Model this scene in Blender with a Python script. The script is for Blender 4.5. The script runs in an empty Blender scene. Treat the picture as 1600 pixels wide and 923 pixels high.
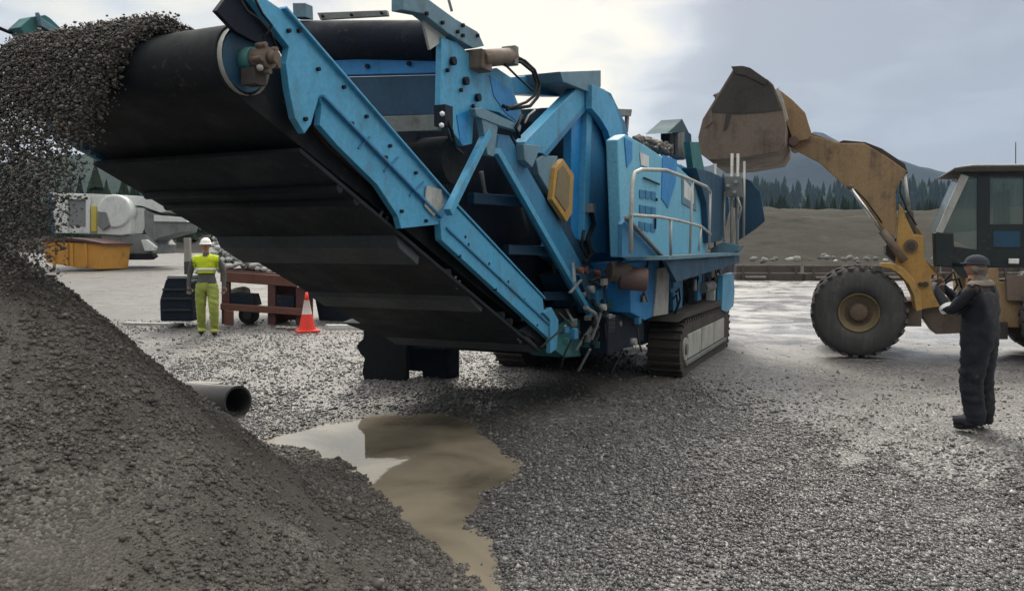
import bpy, bmesh, math, random
import numpy as np
from mathutils import Vector, Matrix, noise
random.seed(7); rng = np.random.default_rng(7)
S = bpy.context.scene; R = math.radians; PI = math.pi
# ---------------------------------------------------------------- camera
PITCH = math.atan(76.5/1250); CAMZ = 1.9
cd = bpy.data.cameras.new('camera'); cam = bpy.data.objects.new('camera', cd); S.collection.objects.link(cam)
cam.location = (0, 0, CAMZ); cam.rotation_euler = (PI/2-PITCH, 0, 0)
cd.sensor_width = 36; cd.lens = 1250/1600*36; cd.clip_start = .05; cd.clip_end = 6000
S.camera = cam
# ---------------------------------------------------------------- sky and sun
w = bpy.data.worlds.new('World'); S.world = w; w.use_nodes = True
nt = w.node_tree; nt.nodes.clear(); N = nt.nodes.new; L = nt.links.new
SUN_EL, SUN_AZ = R(40), R(4)          # azimuth measured from +Y towards +X
out = N('ShaderNodeOutputWorld'); bg = N('ShaderNodeBackground'); L(bg.outputs[0], out.inputs[0])
sky = N('ShaderNodeTexSky'); sky.sky_type = 'NISHITA'; sky.sun_disc = False
sky.sun_elevation = SUN_EL; sky.sun_rotation = SUN_AZ; sky.dust_density = 3
tc = N('ShaderNodeTexCoord')
sep = N('ShaderNodeSeparateXYZ'); L(tc.outputs['Generated'], sep.inputs[0])
# cloud deck: project the direction on a flat layer so that clouds stretch towards the horizon
mz = N('ShaderNodeMath'); mz.operation = 'MAXIMUM'; L(sep.outputs[2], mz.inputs[0]); mz.inputs[1].default_value = 0
az = N('ShaderNodeMath'); az.operation = 'ADD'; L(mz.outputs[0], az.inputs[0]); az.inputs[1].default_value = .22
comb = N('ShaderNodeCombineXYZ'); L(az.outputs[0], comb.inputs[0]); L(az.outputs[0], comb.inputs[1]); comb.inputs[2].default_value = 1
dv = N('ShaderNodeVectorMath'); dv.operation = 'DIVIDE'; L(tc.outputs['Generated'], dv.inputs[0]); L(comb.outputs[0], dv.inputs[1])
n1 = N('ShaderNodeTexNoise'); n1.inputs['Scale'].default_value = 1.3; n1.inputs['Detail'].default_value = 5; n1.inputs['Roughness'].default_value = .45; n1.inputs['Distortion'].default_value = .3
L(dv.outputs[0], n1.inputs['Vector'])
n2 = N('ShaderNodeTexNoise'); n2.inputs['Scale'].default_value = 4.2; n2.inputs['Detail'].default_value = 6; n2.inputs['Roughness'].default_value = .5; n2.inputs['Distortion'].default_value = .6; L(dv.outputs[0], n2.inputs['Vector'])
def dot_dir(px, py):
    x = (px-800)/1250; y = (461.5-py)/1250
    d = Vector((x, math.cos(PITCH)+y*math.sin(PITCH), -math.sin(PITCH)+y*math.cos(PITCH))).normalized()
    n = N('ShaderNodeVectorMath'); n.operation = 'DOT_PRODUCT'; L(tc.outputs['Generated'], n.inputs[0]); n.inputs[1].default_value = d
    return n.outputs['Value']
def mrange(sock, a, b, c=0, d=1, smooth=True):
    m = N('ShaderNodeMapRange'); m.interpolation_type = 'SMOOTHSTEP' if smooth else 'LINEAR'
    L(sock, m.inputs[0]); m.inputs[1].default_value = a; m.inputs[2].default_value = b; m.inputs[3].default_value = c; m.inputs[4].default_value = d
    return m.outputs[0]
def math2(op, a, b):
    m = N('ShaderNodeMath'); m.operation = op
    for i, s in enumerate((a, b)):
        if isinstance(s, (int, float)): m.inputs[i].default_value = s
        else: L(s, m.inputs[i])
    return m.outputs[0]
hole = mrange(dot_dir(860, -10), .955, 1.0)             # the thin bright place in the cloud
dark = mrange(dot_dir(1420, 80), .90, .985)            # the slate cloud to the right
nz = mrange(n1.outputs['Fac'], .35, .65, -.24, .24)
f = math2('ADD', math2('MULTIPLY', hole, .80), nz); f = math2('SUBTRACT', f, math2('MULTIPLY', dark, .68)); f = math2('ADD', f, .53); f = math2('ADD', f, mrange(n2.outputs['Fac'], .3, .7, -.13, .13)); f = math2('ADD', f, mrange(mz.outputs[0], .10, .0, 0, .17))
cr = N('ShaderNodeValToRGB'); L(f, cr.inputs[0])
el = cr.color_ramp.elements
el[0].position = 0; el[0].color = (.25, .27, .315, 1); el[1].position = 1; el[1].color = (.74, .69, .57, 1)
e = el.new(.35); e.color = (.31, .335, .375, 1); e = el.new(.66); e.color = (.49, .505, .52, 1)
sc = N('ShaderNodeMix'); sc.data_type = 'RGBA'; sc.blend_type = 'MULTIPLY'; sc.inputs[0].default_value = 1
zen = math2('MULTIPLY', mrange(mz.outputs[0], .32, .85, 9.0, 46.0), mrange(sep.outputs[1], -.5, .3, .55, 1)); cz = N('ShaderNodeCombineXYZ')
warm = mrange(mz.outputs[0], .25, .6)
for i_, q_ in enumerate((.10, 0, -.14)): L(math2('MULTIPLY', zen, math2('ADD', math2('MULTIPLY', warm, q_), 1)), cz.inputs[i_])
L(cr.outputs[0], sc.inputs[6]); L(cz.outputs[0], sc.inputs[7])
mx = N('ShaderNodeMix'); mx.data_type = 'RGBA'; mx.inputs[0].default_value = .93
L(sky.outputs[0], mx.inputs[6]); L(sc.outputs[2], mx.inputs[7])
L(mx.outputs[2], bg.inputs[0]); bg.inputs[1].default_value = .1
sd = bpy.data.lights.new('sun', 'SUN'); sd.energy = 1.5; sd.angle = R(20); sd.color = (1, .93, .82)
so = bpy.data.objects.new('sun', sd); S.collection.objects.link(so)
so.rotation_euler = Vector((-math.sin(SUN_AZ)*math.cos(SUN_EL), -math.cos(SUN_AZ)*math.cos(SUN_EL), -math.sin(SUN_EL))).to_track_quat('-Z', 'Y').to_euler()
so.location = (0, 0, 30)
S.view_settings.view_transform = 'Standard'; S.view_settings.look = 'None'; S.view_settings.exposure = 0.68; S.view_settings.gamma = 1
S.render.engine = 'CYCLES'
# ---------------------------------------------------------------- pixel <-> world helpers (photo is 1600 x 923)
def ray(px, py):
    x = (px-800)/1250; y = (461.5-py)/1250
    return Vector((x, math.cos(PITCH)+y*math.sin(PITCH), -math.sin(PITCH)+y*math.cos(PITCH)))
def W(px, py, Y):
    d = ray(px, py); return Vector((0, 0, CAMZ))+d*(Y/d.y)
TH = R(24.4); OX, OY = 1.03, 11.9
def to_loc(v):
    a, b = v.x-OX, v.y-OY
    return Vector((a*math.cos(TH)-b*math.sin(TH), a*math.sin(TH)+b*math.cos(TH), v.z))
CL = to_loc(Vector((0, 0, CAMZ)))
def _ld(px, py):
    d = ray(px, py); return Vector((d.x*math.cos(TH)-d.y*math.sin(TH), d.x*math.sin(TH)+d.y*math.cos(TH), d.z))
def RX(px, py, x): d = _ld(px, py); return CL+d*((x-CL.x)/d.x)
def RY(px, py, y): d = _ld(px, py); return CL+d*((y-CL.y)/d.y)
def sstep(a, b, x):
    t = min(1, max(0, (x-a)/(b-a))); return t*t*(3-2*t)
# ---------------------------------------------------------------- materials
MAT = {}
class NT:
    def __init__(s, name):
        s.m = bpy.data.materials.new(name); s.m.use_nodes = True; s.t = s.m.node_tree
        s.b = s.t.nodes['Principled BSDF']; s.geo = s.t.nodes.new('ShaderNodeNewGeometry'); s.tc = s.t.nodes.new('ShaderNodeTexCoord')
    def n(s, k): return s.t.nodes.new(k)
    def l(s, a, b): s.t.links.new(a, b)
    def noise(s, scale, detail=3, rough=.55, vec=None, dist=0):
        k = s.n('ShaderNodeTexNoise'); k.inputs['Scale'].default_value = scale; k.inputs['Detail'].default_value = detail
        k.inputs['Roughness'].default_value = rough; k.inputs['Distortion'].default_value = dist
        s.l(vec or s.tc.outputs['Object'], k.inputs['Vector']); return k.outputs['Fac']
    def ramp(s, f, stops):
        k = s.n('ShaderNodeValToRGB'); s.l(f, k.inputs[0]); e = k.color_ramp.elements
        while len(e) < len(stops): e.new(.5)
        for q, (p, c) in zip(e, stops): q.position = p; q.color = c if len(c) == 4 else (*c, 1)
        return k.outputs[0]
    def mr(s, f, a, b, c=0, d=1):
        k = s.n('ShaderNodeMapRange'); s.l(f, k.inputs[0])
        for i, v in enumerate((a, b, c, d)): k.inputs[i+1].default_value = v
        return k.outputs[0]
    def mix(s, f, a, b, mode='MIX'):
        k = s.n('ShaderNodeMix'); k.data_type = 'RGBA'; k.blend_type = mode
        for i, v in ((0, f), (6, a), (7, b)):
            if isinstance(v, (int, float)): k.inputs[i].default_value = v
            elif isinstance(v, tuple): k.inputs[i].default_value = v if len(v) == 4 else (*v, 1)
            else: s.l(v, k.inputs[i])
        return k.outputs[2]
    def math(s, op, a, b=0):
        k = s.n('ShaderNodeMath'); k.operation = op
        for i, v in enumerate((a, b)):
            if isinstance(v, (int, float)): k.inputs[i].default_value = v
            else: s.l(v, k.inputs[i])
        return k.outputs[0]
    def bump(s, h, strength=.3, dist=.02):
        k = s.n('ShaderNodeBump'); k.inputs['Strength'].default_value = strength; k.inputs['Distance'].default_value = dist
        s.l(h, k.inputs['Height']); s.l(k.outputs[0], s.b.inputs['Normal'])
    def col(s, c):
        if isinstance(c, tuple): s.b.inputs['Base Color'].default_value = (*c, 1)
        else: s.l(c, s.b.inputs['Base Color'])
    def rough(s, r):
        if isinstance(r, (int, float)): s.b.inputs['Roughness'].default_value = r
        else: s.l(r, s.b.inputs['Roughness'])
def worn(name, c, dirt=(.10, .085, .07), amt=.5, rough=.45, metal=0, scale=1.0, dscale=2.2):
    """painted or bare metal with grime patches, rain streaks and small chips"""
    k = NT(name)
    mp = k.n('ShaderNodeMapping'); mp.inputs['Scale'].default_value = (7*scale, 7*scale, .8*scale); k.l(k.tc.outputs['Object'], mp.inputs[0])
    streak = k.noise(1.4, 4, .6, mp.outputs[0]); patch = k.noise(dscale*scale, 5, .65); fine = k.noise(26*scale, 3, .6)
    d = k.math('MULTIPLY', k.mr(streak, .42, .72), k.mr(patch, .38, .66))
    d = k.math('ADD', d, k.math('MULTIPLY', k.mr(patch, .56, .74), .6)); d = k.math('MULTIPLY', d, amt)
    tone = k.mix(k.mr(fine, .3, .7), tuple(x*.86 for x in c), tuple(min(1, x*1.1) for x in c))
    cc = k.mix(d, tone, dirt)
    chips = k.math('MULTIPLY', k.mr(k.noise(9*scale, 6, .75), .67, .69), amt)
    cc = k.mix(chips, cc, (.09, .05, .035))
    spl = k.math('MULTIPLY', k.mr(k.noise(14*scale, 5, .8, None, .8), .56, .66), k.mr(patch, .45, .60)); cc = k.mix(k.math('MULTIPLY', spl, amt*.8), cc, (.13, .115, .095))
    k.col(cc); k.rough(k.mr(patch, .3, .7, rough-.08, min(1, rough+.3))); k.b.inputs['Metallic'].default_value = metal
    k.bump(fine, .12, .004); MAT[name] = k.m; return k.m
worn('blue_light', (.065, .325, .55), (.08, .12, .14), .55, .38)
worn('blue_pale', (.15, .45, .64), (.12, .16, .18), .45, .4)
worn('blue_bright', (.02, .23, .56), (.05, .10, .15), .35, .35)
worn('blue_mid', (.03, .19, .37), (.05, .07, .08), .55, .42)
worn('blue_deep', (.012, .065, .13), (.02, .03, .035), .6, .5)
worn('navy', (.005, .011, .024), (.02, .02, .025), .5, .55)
worn('blue_grey', (.11, .22, .29), (.10, .10, .10), .5, .45)
worn('teal', (.03, .16, .17), (.04, .05, .05), .5, .5)
worn('steel_grey', (.20, .22, .22), (.08, .07, .06), .6, .5, .3)
worn('steel_pale', (.42, .43, .41), (.12, .10, .08), .6, .45, .2)
worn('rubber', (.009, .012, .016), (.03, .028, .026), .4, .6)
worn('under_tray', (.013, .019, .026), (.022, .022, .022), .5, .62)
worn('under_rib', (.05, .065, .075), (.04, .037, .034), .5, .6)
worn('ochre', (.42, .25, .06), (.12, .09, .06), .5, .5)
worn('yellow', (.45, .27, .075), (.15, .11, .075), .9, .5)
worn('boom_yellow_shaded', (.30, .20, .105), (.11, .08, .06), .9, .6)  # the boom's look in shade is put into this duller yellow, dirt besides
worn('mud_steel', (.16, .125, .10), (.07, .052, .042), 1.0, .7)
worn('mud_dark', (.05, .044, .042), (.035, .03, .028), .8, .8)
worn('rust', (.13, .055, .04), (.05, .03, .028), .7, .7)
worn('dark_red', (.075, .03, .03), (.03, .02, .02), .6, .6)
worn('motor_red', (.14, .09, .085), (.08, .06, .055), .7, .6)
worn('tyre', (.055, .055, .057), (.13, .12, .108), .8, .85, 0, 1.5)
worn('hub_brown', (.13, .095, .065), (.09, .07, .055), .8, .7)
worn('hub_ring', (.19, .15, .08), (.09, .07, .055), .7, .6)
worn('white_paint', (.62, .66, .66), (.25, .25, .24), .5, .5)
worn('window_grey', (.20, .21, .225), (.15, .15, .15), .3, .3)
worn('orange_paint', (.52, .25, .035), (.18, .12, .07), .55, .5)
worn('sign_yellow', (.55, .45, .08), (.3, .25, .1), .3, .5)
worn('cab_dark', (.008, .017, .020), (.03, .03, .03), .4, .35)
worn('chrome', (.62, .62, .60), (.3, .3, .3), .2, .15, 1)
worn('wood_grey', (.28, .27, .25), (.12, .11, .10), .6, .8)
worn('wood_dark', (.07, .055, .048), (.035, .03, .028), .7, .8)
worn('pipe_grey', (.055, .055, .055), (.10, .095, .09), .5, .38)
worn('cone_orange', (.75, .045, .03), (.3, .08, .05), .25, .5)
worn('cone_white', (.75, .68, .66), (.4, .3, .3), .3, .4)
worn('hivis', (.58, .70, .02), (.35, .42, .05), .2, .75)
worn('hivis_trouser', (.30, .35, .075), (.16, .18, .07), .6, .8)
worn('grey_cloth', (.085, .09, .085), (.05, .05, .05), .5, .9)
worn('navy_cloth', (.007, .009, .016), (.022, .022, .024), .6, .85)
worn('collar_brown', (.05, .028, .024), (.04, .03, .03), .5, .9)
worn('cap_blue', (.022, .03, .042), (.03, .03, .03), .4, .9)
worn('hood_tan', (.16, .14, .115), (.1, .09, .08), .4, .9)
worn('skin', (.36, .19, .13), (.28, .14, .10), .2, .6)
worn('glove', (.17, .13, .11), (.08, .07, .06), .5, .8)
worn('boot', (.022, .018, .016), (.07, .06, .05), .6, .6)
worn('helmet_white', (.80, .80, .79), (.5, .5, .48), .15, .35)
worn('reflective', (.72, .74, .74), (.5, .5, .5), .2, .35)
def glass(name, c=(.5, .62, .6), a=.45):
    k = NT(name); k.col(c); k.rough(.05); k.b.inputs['Alpha'].default_value = a; k.b.inputs['Specular IOR Level'].default_value = .8
    MAT[name] = k.m
worn('cowl_blue', (.06, .11, .13), (.05, .05, .05), .6, .85)
for n_ in ('rubber', 'under_tray', 'navy', 'cowl_blue'): MAT[n_].node_tree.nodes['Principled BSDF'].inputs['Specular IOR Level'].default_value = .25
glass('cab_glass', (.10, .16, .155), .42)
def stone_mat(name, lo, mid, hi, rough=.6):
    k = NT(name); at = k.n('ShaderNodeAttribute'); at.attribute_name = 'shade'
    c = k.ramp(at.outputs['Fac'], [(0, lo), (.55, mid), (.93, hi), (1, tuple(min(1, x*1.5) for x in hi))])
    c = k.mix(k.mr(k.noise(60, 3), .3, .7, 0, .5), c, (0.05, .05, .05)); k.col(c); k.rough(rough); k.bump(k.noise(120, 3), .3, .004); MAT[name] = k.m
stone_mat('gravel', (.042, .042, .044), (.130, .128, .129), (.40, .395, .39), .38)
stone_mat('pile_stone', (.055, .050, .045), (.115, .106, .096), (.25, .23, .21), .7)
stone_mat('rubble', (.35, .36, .36), (.70, .72, .72), (.85, .86, .86), .8)
stone_mat('bank_rubble', (.08, .08, .08), (.2, .2, .19), (.45, .45, .43), .8)
# ---------------------------------------------------------------- mesh helpers
ORIG = {}
SPLIT = {'pipework', 'door_latch', 'cab_window', 'painted_stripe', 'painted_patch', 'hydraulic_hose', 'side_cutter', 'bolt', 'window_frame', 'rib', 'brace', 'articulation_frame', 'handrail_post', 'torn_skirt', 'antenna', 'access_step', 'work_light', 'pivot_pin', 'pale_decal'}
def put(o, label=None, cat=None, group=None, kind=None):
    if label: o['label'] = label
    if cat: o['category'] = cat
    if group: o['group'] = group
    if kind: o['kind'] = kind
    return o
def thing(name, loc, label, cat, rz=0, group=None, local=False):
    o = bpy.data.objects.new(name, None); S.collection.objects.link(o); o.location = loc; o.rotation_euler = (0, 0, rz); o.empty_display_size = .3
    ORIG[o.name] = Vector((0, 0, 0)) if local else Vector(loc)
    return put(o, label, cat, group)
class MB:
    def __init__(s): s.b = bmesh.new(); s.mats = []; s.cur = 0
    def mat(s, name):
        if name not in s.mats: s.mats.append(name)
        s.cur = s.mats.index(name); return s
    def poly(s, vs):
        f = s.b.faces.new([s.b.verts.new(v) for v in vs]); f.material_index = s.cur; return f
    def prism(s, pts, d):
        """polygon pts (3-D, planar) extruded by vector d"""
        pts = [Vector(p) for p in pts]; d = Vector(d); n = len(pts)
        a = [s.b.verts.new(p) for p in pts]; c = [s.b.verts.new(p+d) for p in pts]; fs = [s.b.faces.new(a), s.b.faces.new(c[::-1])]
        for i in range(n): fs.append(s.b.faces.new((a[i], c[i], c[(i+1) % n], a[(i+1) % n])))
        for f in fs: f.material_index = s.cur
        return s
    def box(s, c, size, rz=0, M=None):
        hx, hy, hz = size[0]/2, size[1]/2, size[2]/2; m = (Matrix.Translation(c) @ Matrix.Rotation(rz, 4, 'Z')) if M is None else M
        p = [m @ Vector((x, y, -hz)) for x, y in ((-hx, -hy), (hx, -hy), (hx, hy), (-hx, hy))]
        return s.prism(p, m.to_3x3() @ Vector((0, 0, 2*hz)))
    def bar(s, a, b, w, h, up=(0, 0, 1)):
        a, b = Vector(a), Vector(b); d = (b-a); z = d.normalized(); x = z.cross(Vector(up))
        if x.length < 1e-3: x = z.cross(Vector((1, 0, 0)))
        x.normalize(); y = x.cross(z)
        return s.prism([a+x*i*w/2+y*j*h/2 for i, j in ((-1, -1), (1, -1), (1, 1), (-1, 1))], d)
    def cyl(s, a, b, r, r2=None, n=16, cap=True):
        a, b = Vector(a), Vector(b); z = (b-a).normalized(); x = z.orthogonal().normalized(); y = z.cross(x); r2 = r if r2 is None else r2
        A = [s.b.verts.new(a+(x*math.cos(2*PI*i/n)+y*math.sin(2*PI*i/n))*r) for i in range(n)]
        B = [s.b.verts.new(b+(x*math.cos(2*PI*i/n)+y*math.sin(2*PI*i/n))*r2) for i in range(n)]
        for i in range(n):
            f = s.b.faces.new((A[i], A[(i+1) % n], B[(i+1) % n], B[i])); f.material_index = s.cur; f.smooth = True
        if cap:
            for c in (A[::-1], B): f = s.b.faces.new(c); f.material_index = s.cur
        return s
    def tube(s, pts, r, n=8):
        pts = [Vector(p) for p in pts]; rings = []; x = None
        for i, p in enumerate(pts):
            z = (pts[min(i+1, len(pts)-1)]-pts[max(i-1, 0)]).normalized()
            if x is None: x = z.orthogonal().normalized()
            x = (x-z*x.dot(z)).normalized(); y = z.cross(x)
            rings.append([s.b.verts.new(p+(x*math.cos(2*PI*k/n)+y*math.sin(2*PI*k/n))*r) for k in range(n)])
        for a, b in zip(rings, rings[1:]):
            for k in range(n):
                f = s.b.faces.new((a[k], a[(k+1) % n], b[(k+1) % n], b[k])); f.smooth = True; f.material_index = s.cur
        for c in (rings[0][::-1], rings[-1]): s.b.faces.new(c).material_index = s.cur
        return s
    def lathe(s, prof, M, n=40, sm=True):
        """prof: (axial, radius) turned about local Y of M"""
        rings = [[s.b.verts.new(M @ Vector((r*math.cos(2*PI*k/n), a, r*math.sin(2*PI*k/n)))) for k in range(n)] for a, r in prof]
        for p, q in zip(rings, rings[1:]):
            for k in range(n):
                f = s.b.faces.new((p[k], p[(k+1) % n], q[(k+1) % n], q[k])); f.smooth = sm; f.material_index = s.cur
        return s
    def ball(s, c, r, sub=2):
        m = Matrix.Translation(c) @ Matrix.Diagonal((*((r, r, r) if isinstance(r, (int, float)) else r), 1))
        g = bmesh.ops.create_icosphere(s.b, subdivisions=sub, radius=1, matrix=m)
        for v in g['verts']:
            for f in v.link_faces: f.material_index = s.cur; f.smooth = True
        return s
    def build(s, name, mat=None, parent=None, bevel=0, off=None):
        if name in SPLIT and parent is not None:
            bmesh.ops.remove_doubles(s.b, verts=s.b.verts, dist=1e-6); s.b.verts.ensure_lookup_table(); seen = set(); isl = []
            for v in s.b.verts:
                if v in seen: continue
                st = [v]; grp = set([v])
                while st:
                    q = st.pop()
                    for e_ in q.link_edges:
                        o2 = e_.other_vert(q)
                        if o2 not in grp: grp.add(o2); st.append(o2)
                seen |= grp; isl.append(set(g.index for g in grp))
            if len(isl) > 1:
                res = None
                for g in isl:
                    c2 = MB(); c2.b.free(); c2.b = s.b.copy(); c2.b.verts.ensure_lookup_table(); bmesh.ops.delete(c2.b, geom=[v for v in c2.b.verts if v.index not in g], context='VERTS')
                    c2.mats = list(s.mats); r_ = c2.build(name, mat, parent, bevel, off) if False else c2._build(name, mat, parent, bevel, off); res = res or r_
                s.b.free(); return res
        return s._build(name, mat, parent, bevel, off)
    def _build(s, name, mat=None, parent=None, bevel=0, off=None):
        bmesh.ops.remove_doubles(s.b, verts=s.b.verts, dist=1e-6)
        bmesh.ops.recalc_face_normals(s.b, faces=s.b.faces)
        me = bpy.data.meshes.new(name); o = bpy.data.objects.new(name, me); S.collection.objects.link(o)
        if parent is not None: ORIG[o.name] = ORIG[parent.name]; o.parent = parent
        else: ORIG[o.name] = Vector(off) if off is not None else Vector((0, 0, 0)); o.location = ORIG[o.name]
        bmesh.ops.translate(s.b, verts=s.b.verts, vec=-ORIG[o.name])
        s.b.to_mesh(me); s.b.free()
        for m in ([mat] if mat else s.mats): me.materials.append(MAT[m])
        if mat:
            for p in me.polygons: p.material_index = 0
        if bevel:
            bv = o.modifiers.new('bevel', 'BEVEL'); bv.width = bevel; bv.segments = 2; bv.limit_method = 'ANGLE'; bv.angle_limit = R(40)
        return o
def arc(c, r, a0, a1, n, ax='x'):
    return [Vector((c[0], c[1]+r*math.cos(a0+(a1-a0)*i/n), c[2]+r*math.sin(a0+(a1-a0)*i/n))) for i in range(n+1)]
# icosphere template for rocks
_b = bmesh.new(); bmesh.ops.create_icosphere(_b, subdivisions=1, radius=1); _b.verts.ensure_lookup_table()
ICO_V = np.array([v.co[:] for v in _b.verts]); ICO_F = np.array([[v.index for v in f.verts] for f in _b.faces]); _b.free()
# a coarser eight-sided template for the mass of small stones
OCT_V = np.array([(1, 0, 0), (-1, 0, 0), (0, 1, 0), (0, -1, 0), (0, 0, 1), (0, 0, -1), (.6, .6, .55), (-.6, .5, -.6)], float)[:6]
OCT_F = np.array([(0, 2, 4), (2, 1, 4), (1, 3, 4), (3, 0, 4), (2, 0, 5), (1, 2, 5), (3, 1, 5), (0, 3, 5)])
def rocks(name, pos, size, mat, flat=.65, coarse=True, parent=None, shade=None, jitter=.28):
    V0, F0 = (OCT_V, OCT_F) if coarse else (ICO_V, ICO_F)
    n = len(pos); k = len(V0)
    q = rng.normal(size=(n, 4)); q /= np.linalg.norm(q, axis=1)[:, None]; a, b, c, d = q.T
    Rm = np.stack([1-2*(c*c+d*d), 2*(b*c-a*d), 2*(b*d+a*c), 2*(b*c+a*d), 1-2*(b*b+d*d), 2*(c*d-a*b), 2*(b*d-a*c), 2*(c*d+a*b), 1-2*(b*b+c*c)], 1).reshape(n, 3, 3)
    sc_ = rng.uniform(.6, 1.15, (n, 1, 3)); V = V0[None]*sc_*(1+rng.uniform(-jitter, jitter, (n, k, 1)))
    V = np.einsum('nij,nkj->nki', Rm, V); V[:, :, 2] *= flat; V = V*np.asarray(size)[:, None, None]+np.asarray(pos)[:, None, :]
    F = (F0[None]+(np.arange(n)*k)[:, None, None]).reshape(-1, 3)
    me = bpy.data.meshes.new(name); me.vertices.add(n*k); me.vertices.foreach_set('co', V.reshape(-1).astype(np.float32))
    me.loops.add(len(F)*3); me.loops.foreach_set('vertex_index', F.reshape(-1).astype(np.int32))
    me.polygons.add(len(F)); me.polygons.foreach_set('loop_start', (np.arange(len(F))*3).astype(np.int32)); me.polygons.foreach_set('loop_total', np.full(len(F), 3, np.int32))
    me.update(calc_edges=True)
    at = me.attributes.new('shade', 'FLOAT', 'POINT'); sh = rng.beta(2, 2.6, n) if shade is None else shade
    at.data.foreach_set('value', np.repeat(sh, k).astype(np.float32))
    me.materials.append(MAT[mat]); o = bpy.data.objects.new(name, me); S.collection.objects.link(o)
    if parent is not None: o.parent = parent
    return o
# ---------------------------------------------------------------- terrain
def inpoly(x, y, P):
    c = False; j = len(P)-1
    for i in range(len(P)):
        if (P[i][1] > y) != (P[j][1] > y) and x < (P[j][0]-P[i][0])*(y-P[i][1])/(P[j][1]-P[i][1])+P[i][0]: c = not c
        j = i
    return c
def gpt(px, py, z=0):
    d = ray(px, py); t = (z-CAMZ)/d.z; return (d.x*t, d.y*t)
PUD = [gpt(*p) for p in ((385, 690), (440, 672), (500, 655), (545, 652), (600, 640), (640, 645), (700, 640), (755, 658), (770, 690), (815, 715), (822, 742), (770, 770), (738, 805), (785, 840), (790, 880), (775, 960), (620, 960), (560, 830), (450, 760))]
def seg_d(x, y, P):
    m = 1e9
    for i in range(len(P)):
        ax, ay = P[i-1]; bx, by = P[i]; dx, dy = bx-ax, by-ay
        t = max(0, min(1, ((x-ax)*dx+(y-ay)*dy)/(dx*dx+dy*dy+1e-12))); m = min(m, math.hypot(x-ax-t*dx, y-ay-t*dy))
    return m
def pud_sd(x, y):
    if x < -4 or x > 1.2 or y < 3 or y > 11: return 1.0
    d = seg_d(x, y, PUD); n_ = .10*noise.noise(Vector((x*2.2, y*1.6, 21)))+.05*noise.noise(Vector((x*7, y*5, 22))); return (-d if inpoly(x, y, PUD) else d)+n_
def ground_z(x, y):
    z = .0195*y*sstep(0, 5, -x)*sstep(7, 12, y)*(1 if y < 60 else 1)
    if y > 60: z = min(z, 1.3)
    z += -.16*sstep(3.5, 6, x)*sstep(9, 13, y)
    if y < 30:
        v = noise.noise(Vector((x*.7, y*.7, 1.3)))*.05+noise.noise(Vector((x*2.3, y*2.3, 5)))*.018
        sd_ = pud_sd(x, y); v = v*sstep(0, .8, abs(sd_) if sd_ > 0 else 0)
        z += v
        u_ = x*.80-y*.60+.25*noise.noise(Vector((y*.3, x*.3, 1)))
        for c0 in (-1.9, -.2, 1.5): z += -.035*math.exp(-((u_-c0)/.16)**2)*sstep(.2, .8, sd_)*sstep(.5, 2, x)+.022*math.exp(-((abs(u_-c0)-.32)/.12)**2)*sstep(.5, 2, x)*sstep(.2, .8, sd_)
        z += -.05*sstep(.14, -.25, sd_) if sd_ < .2 else 0
    else: z += noise.noise(Vector((x*.15, y*.15, 3)))*.12*sstep(30, 45, y)
    return z
# material of the yard
k = NT('ground'); pos = k.geo.outputs['Position']
vo = k.n('ShaderNodeTexVoronoi'); vo.inputs['Scale'].default_value = 38; k.l(pos, vo.inputs['Vector'])
vsep = k.n('ShaderNodeSeparateColor'); k.l(vo.outputs['Color'], vsep.inputs[0])
grain = k.ramp(vsep.outputs[0], [(0, (.045, .044, .045)), (.5, (.105, .102, .102)), (.9, (.20, .197, .195)), (1, (.38, .375, .37))])
sx = k.n('ShaderNodeSeparateXYZ'); k.l(pos, sx.inputs[0])
big = k.noise(.5, 4, .6, pos); mid_ = k.noise(2.2, 4, .6, pos)
mud = (.115, .106, .094)
# flooded mud right and behind the machine; sky sheen put into its pale colour
yy = k.math('ADD', sx.outputs[1], k.math('MULTIPLY', k.math('SUBTRACT', big, .5), 9))
far = k.math('MULTIPLY', k.mr(yy, 14.0, 17.5), k.mr(sx.outputs[0], 1.5, 5.0))
patch = k.math('MULTIPLY', k.mr(big, .50, .62), .5)
c = k.mix(patch, grain, k.mix(k.mr(mid_, .3, .7), mud, (.11, .105, .10)))
silt_sheen = k.ramp(k.noise(1.1, 5, .65, pos, 1.2), [(.25, (.13, .127, .123)), (.5, (.29, .285, .28)), (.75, (.40, .395, .39))])
c = k.mix(k.math('MULTIPLY', far, .9), c, silt_sheen)
lf = k.math('MULTIPLY', k.mr(sx.outputs[1], 15, 19), k.mr(sx.outputs[0], -1, -5)); silt2 = k.ramp(k.noise(1.4, 5, .65, pos, 2), [(.3, (.055, .054, .053)), (.6, (.125, .122, .115))])
c = k.mix(k.math('MULTIPLY', lf, .8), c, silt2)
wt = k.n('ShaderNodeAttribute'); wt.attribute_name = 'wetness'
c = k.mix(k.math('MULTIPLY', wt.outputs['Fac'], .55), c, (.045, .040, .034))
k.col(c)
wet = k.noise(.9, 4, .6, pos)
r0 = k.mr(wet, .35, .65, .26, .62); rr = k.n('ShaderNodeMix'); rr.data_type = 'FLOAT'; k.l(far, rr.inputs[0]); k.l(r0, rr.inputs[2]); k.l(k.mr(k.noise(.6, 5, .6, pos, 1), .40, .60, .12, .42), rr.inputs[3])
k.rough(rr.outputs[0])
hgt = k.math('ADD', k.math('MULTIPLY', k.math('SUBTRACT', 1, vo.outputs['Distance']), k.math('SUBTRACT', 1.05, far)), k.math('MULTIPLY', k.noise(5, 4, .6, pos), .5))
k.bump(hgt, .55, .03); MAT['ground'] = k.m
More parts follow.
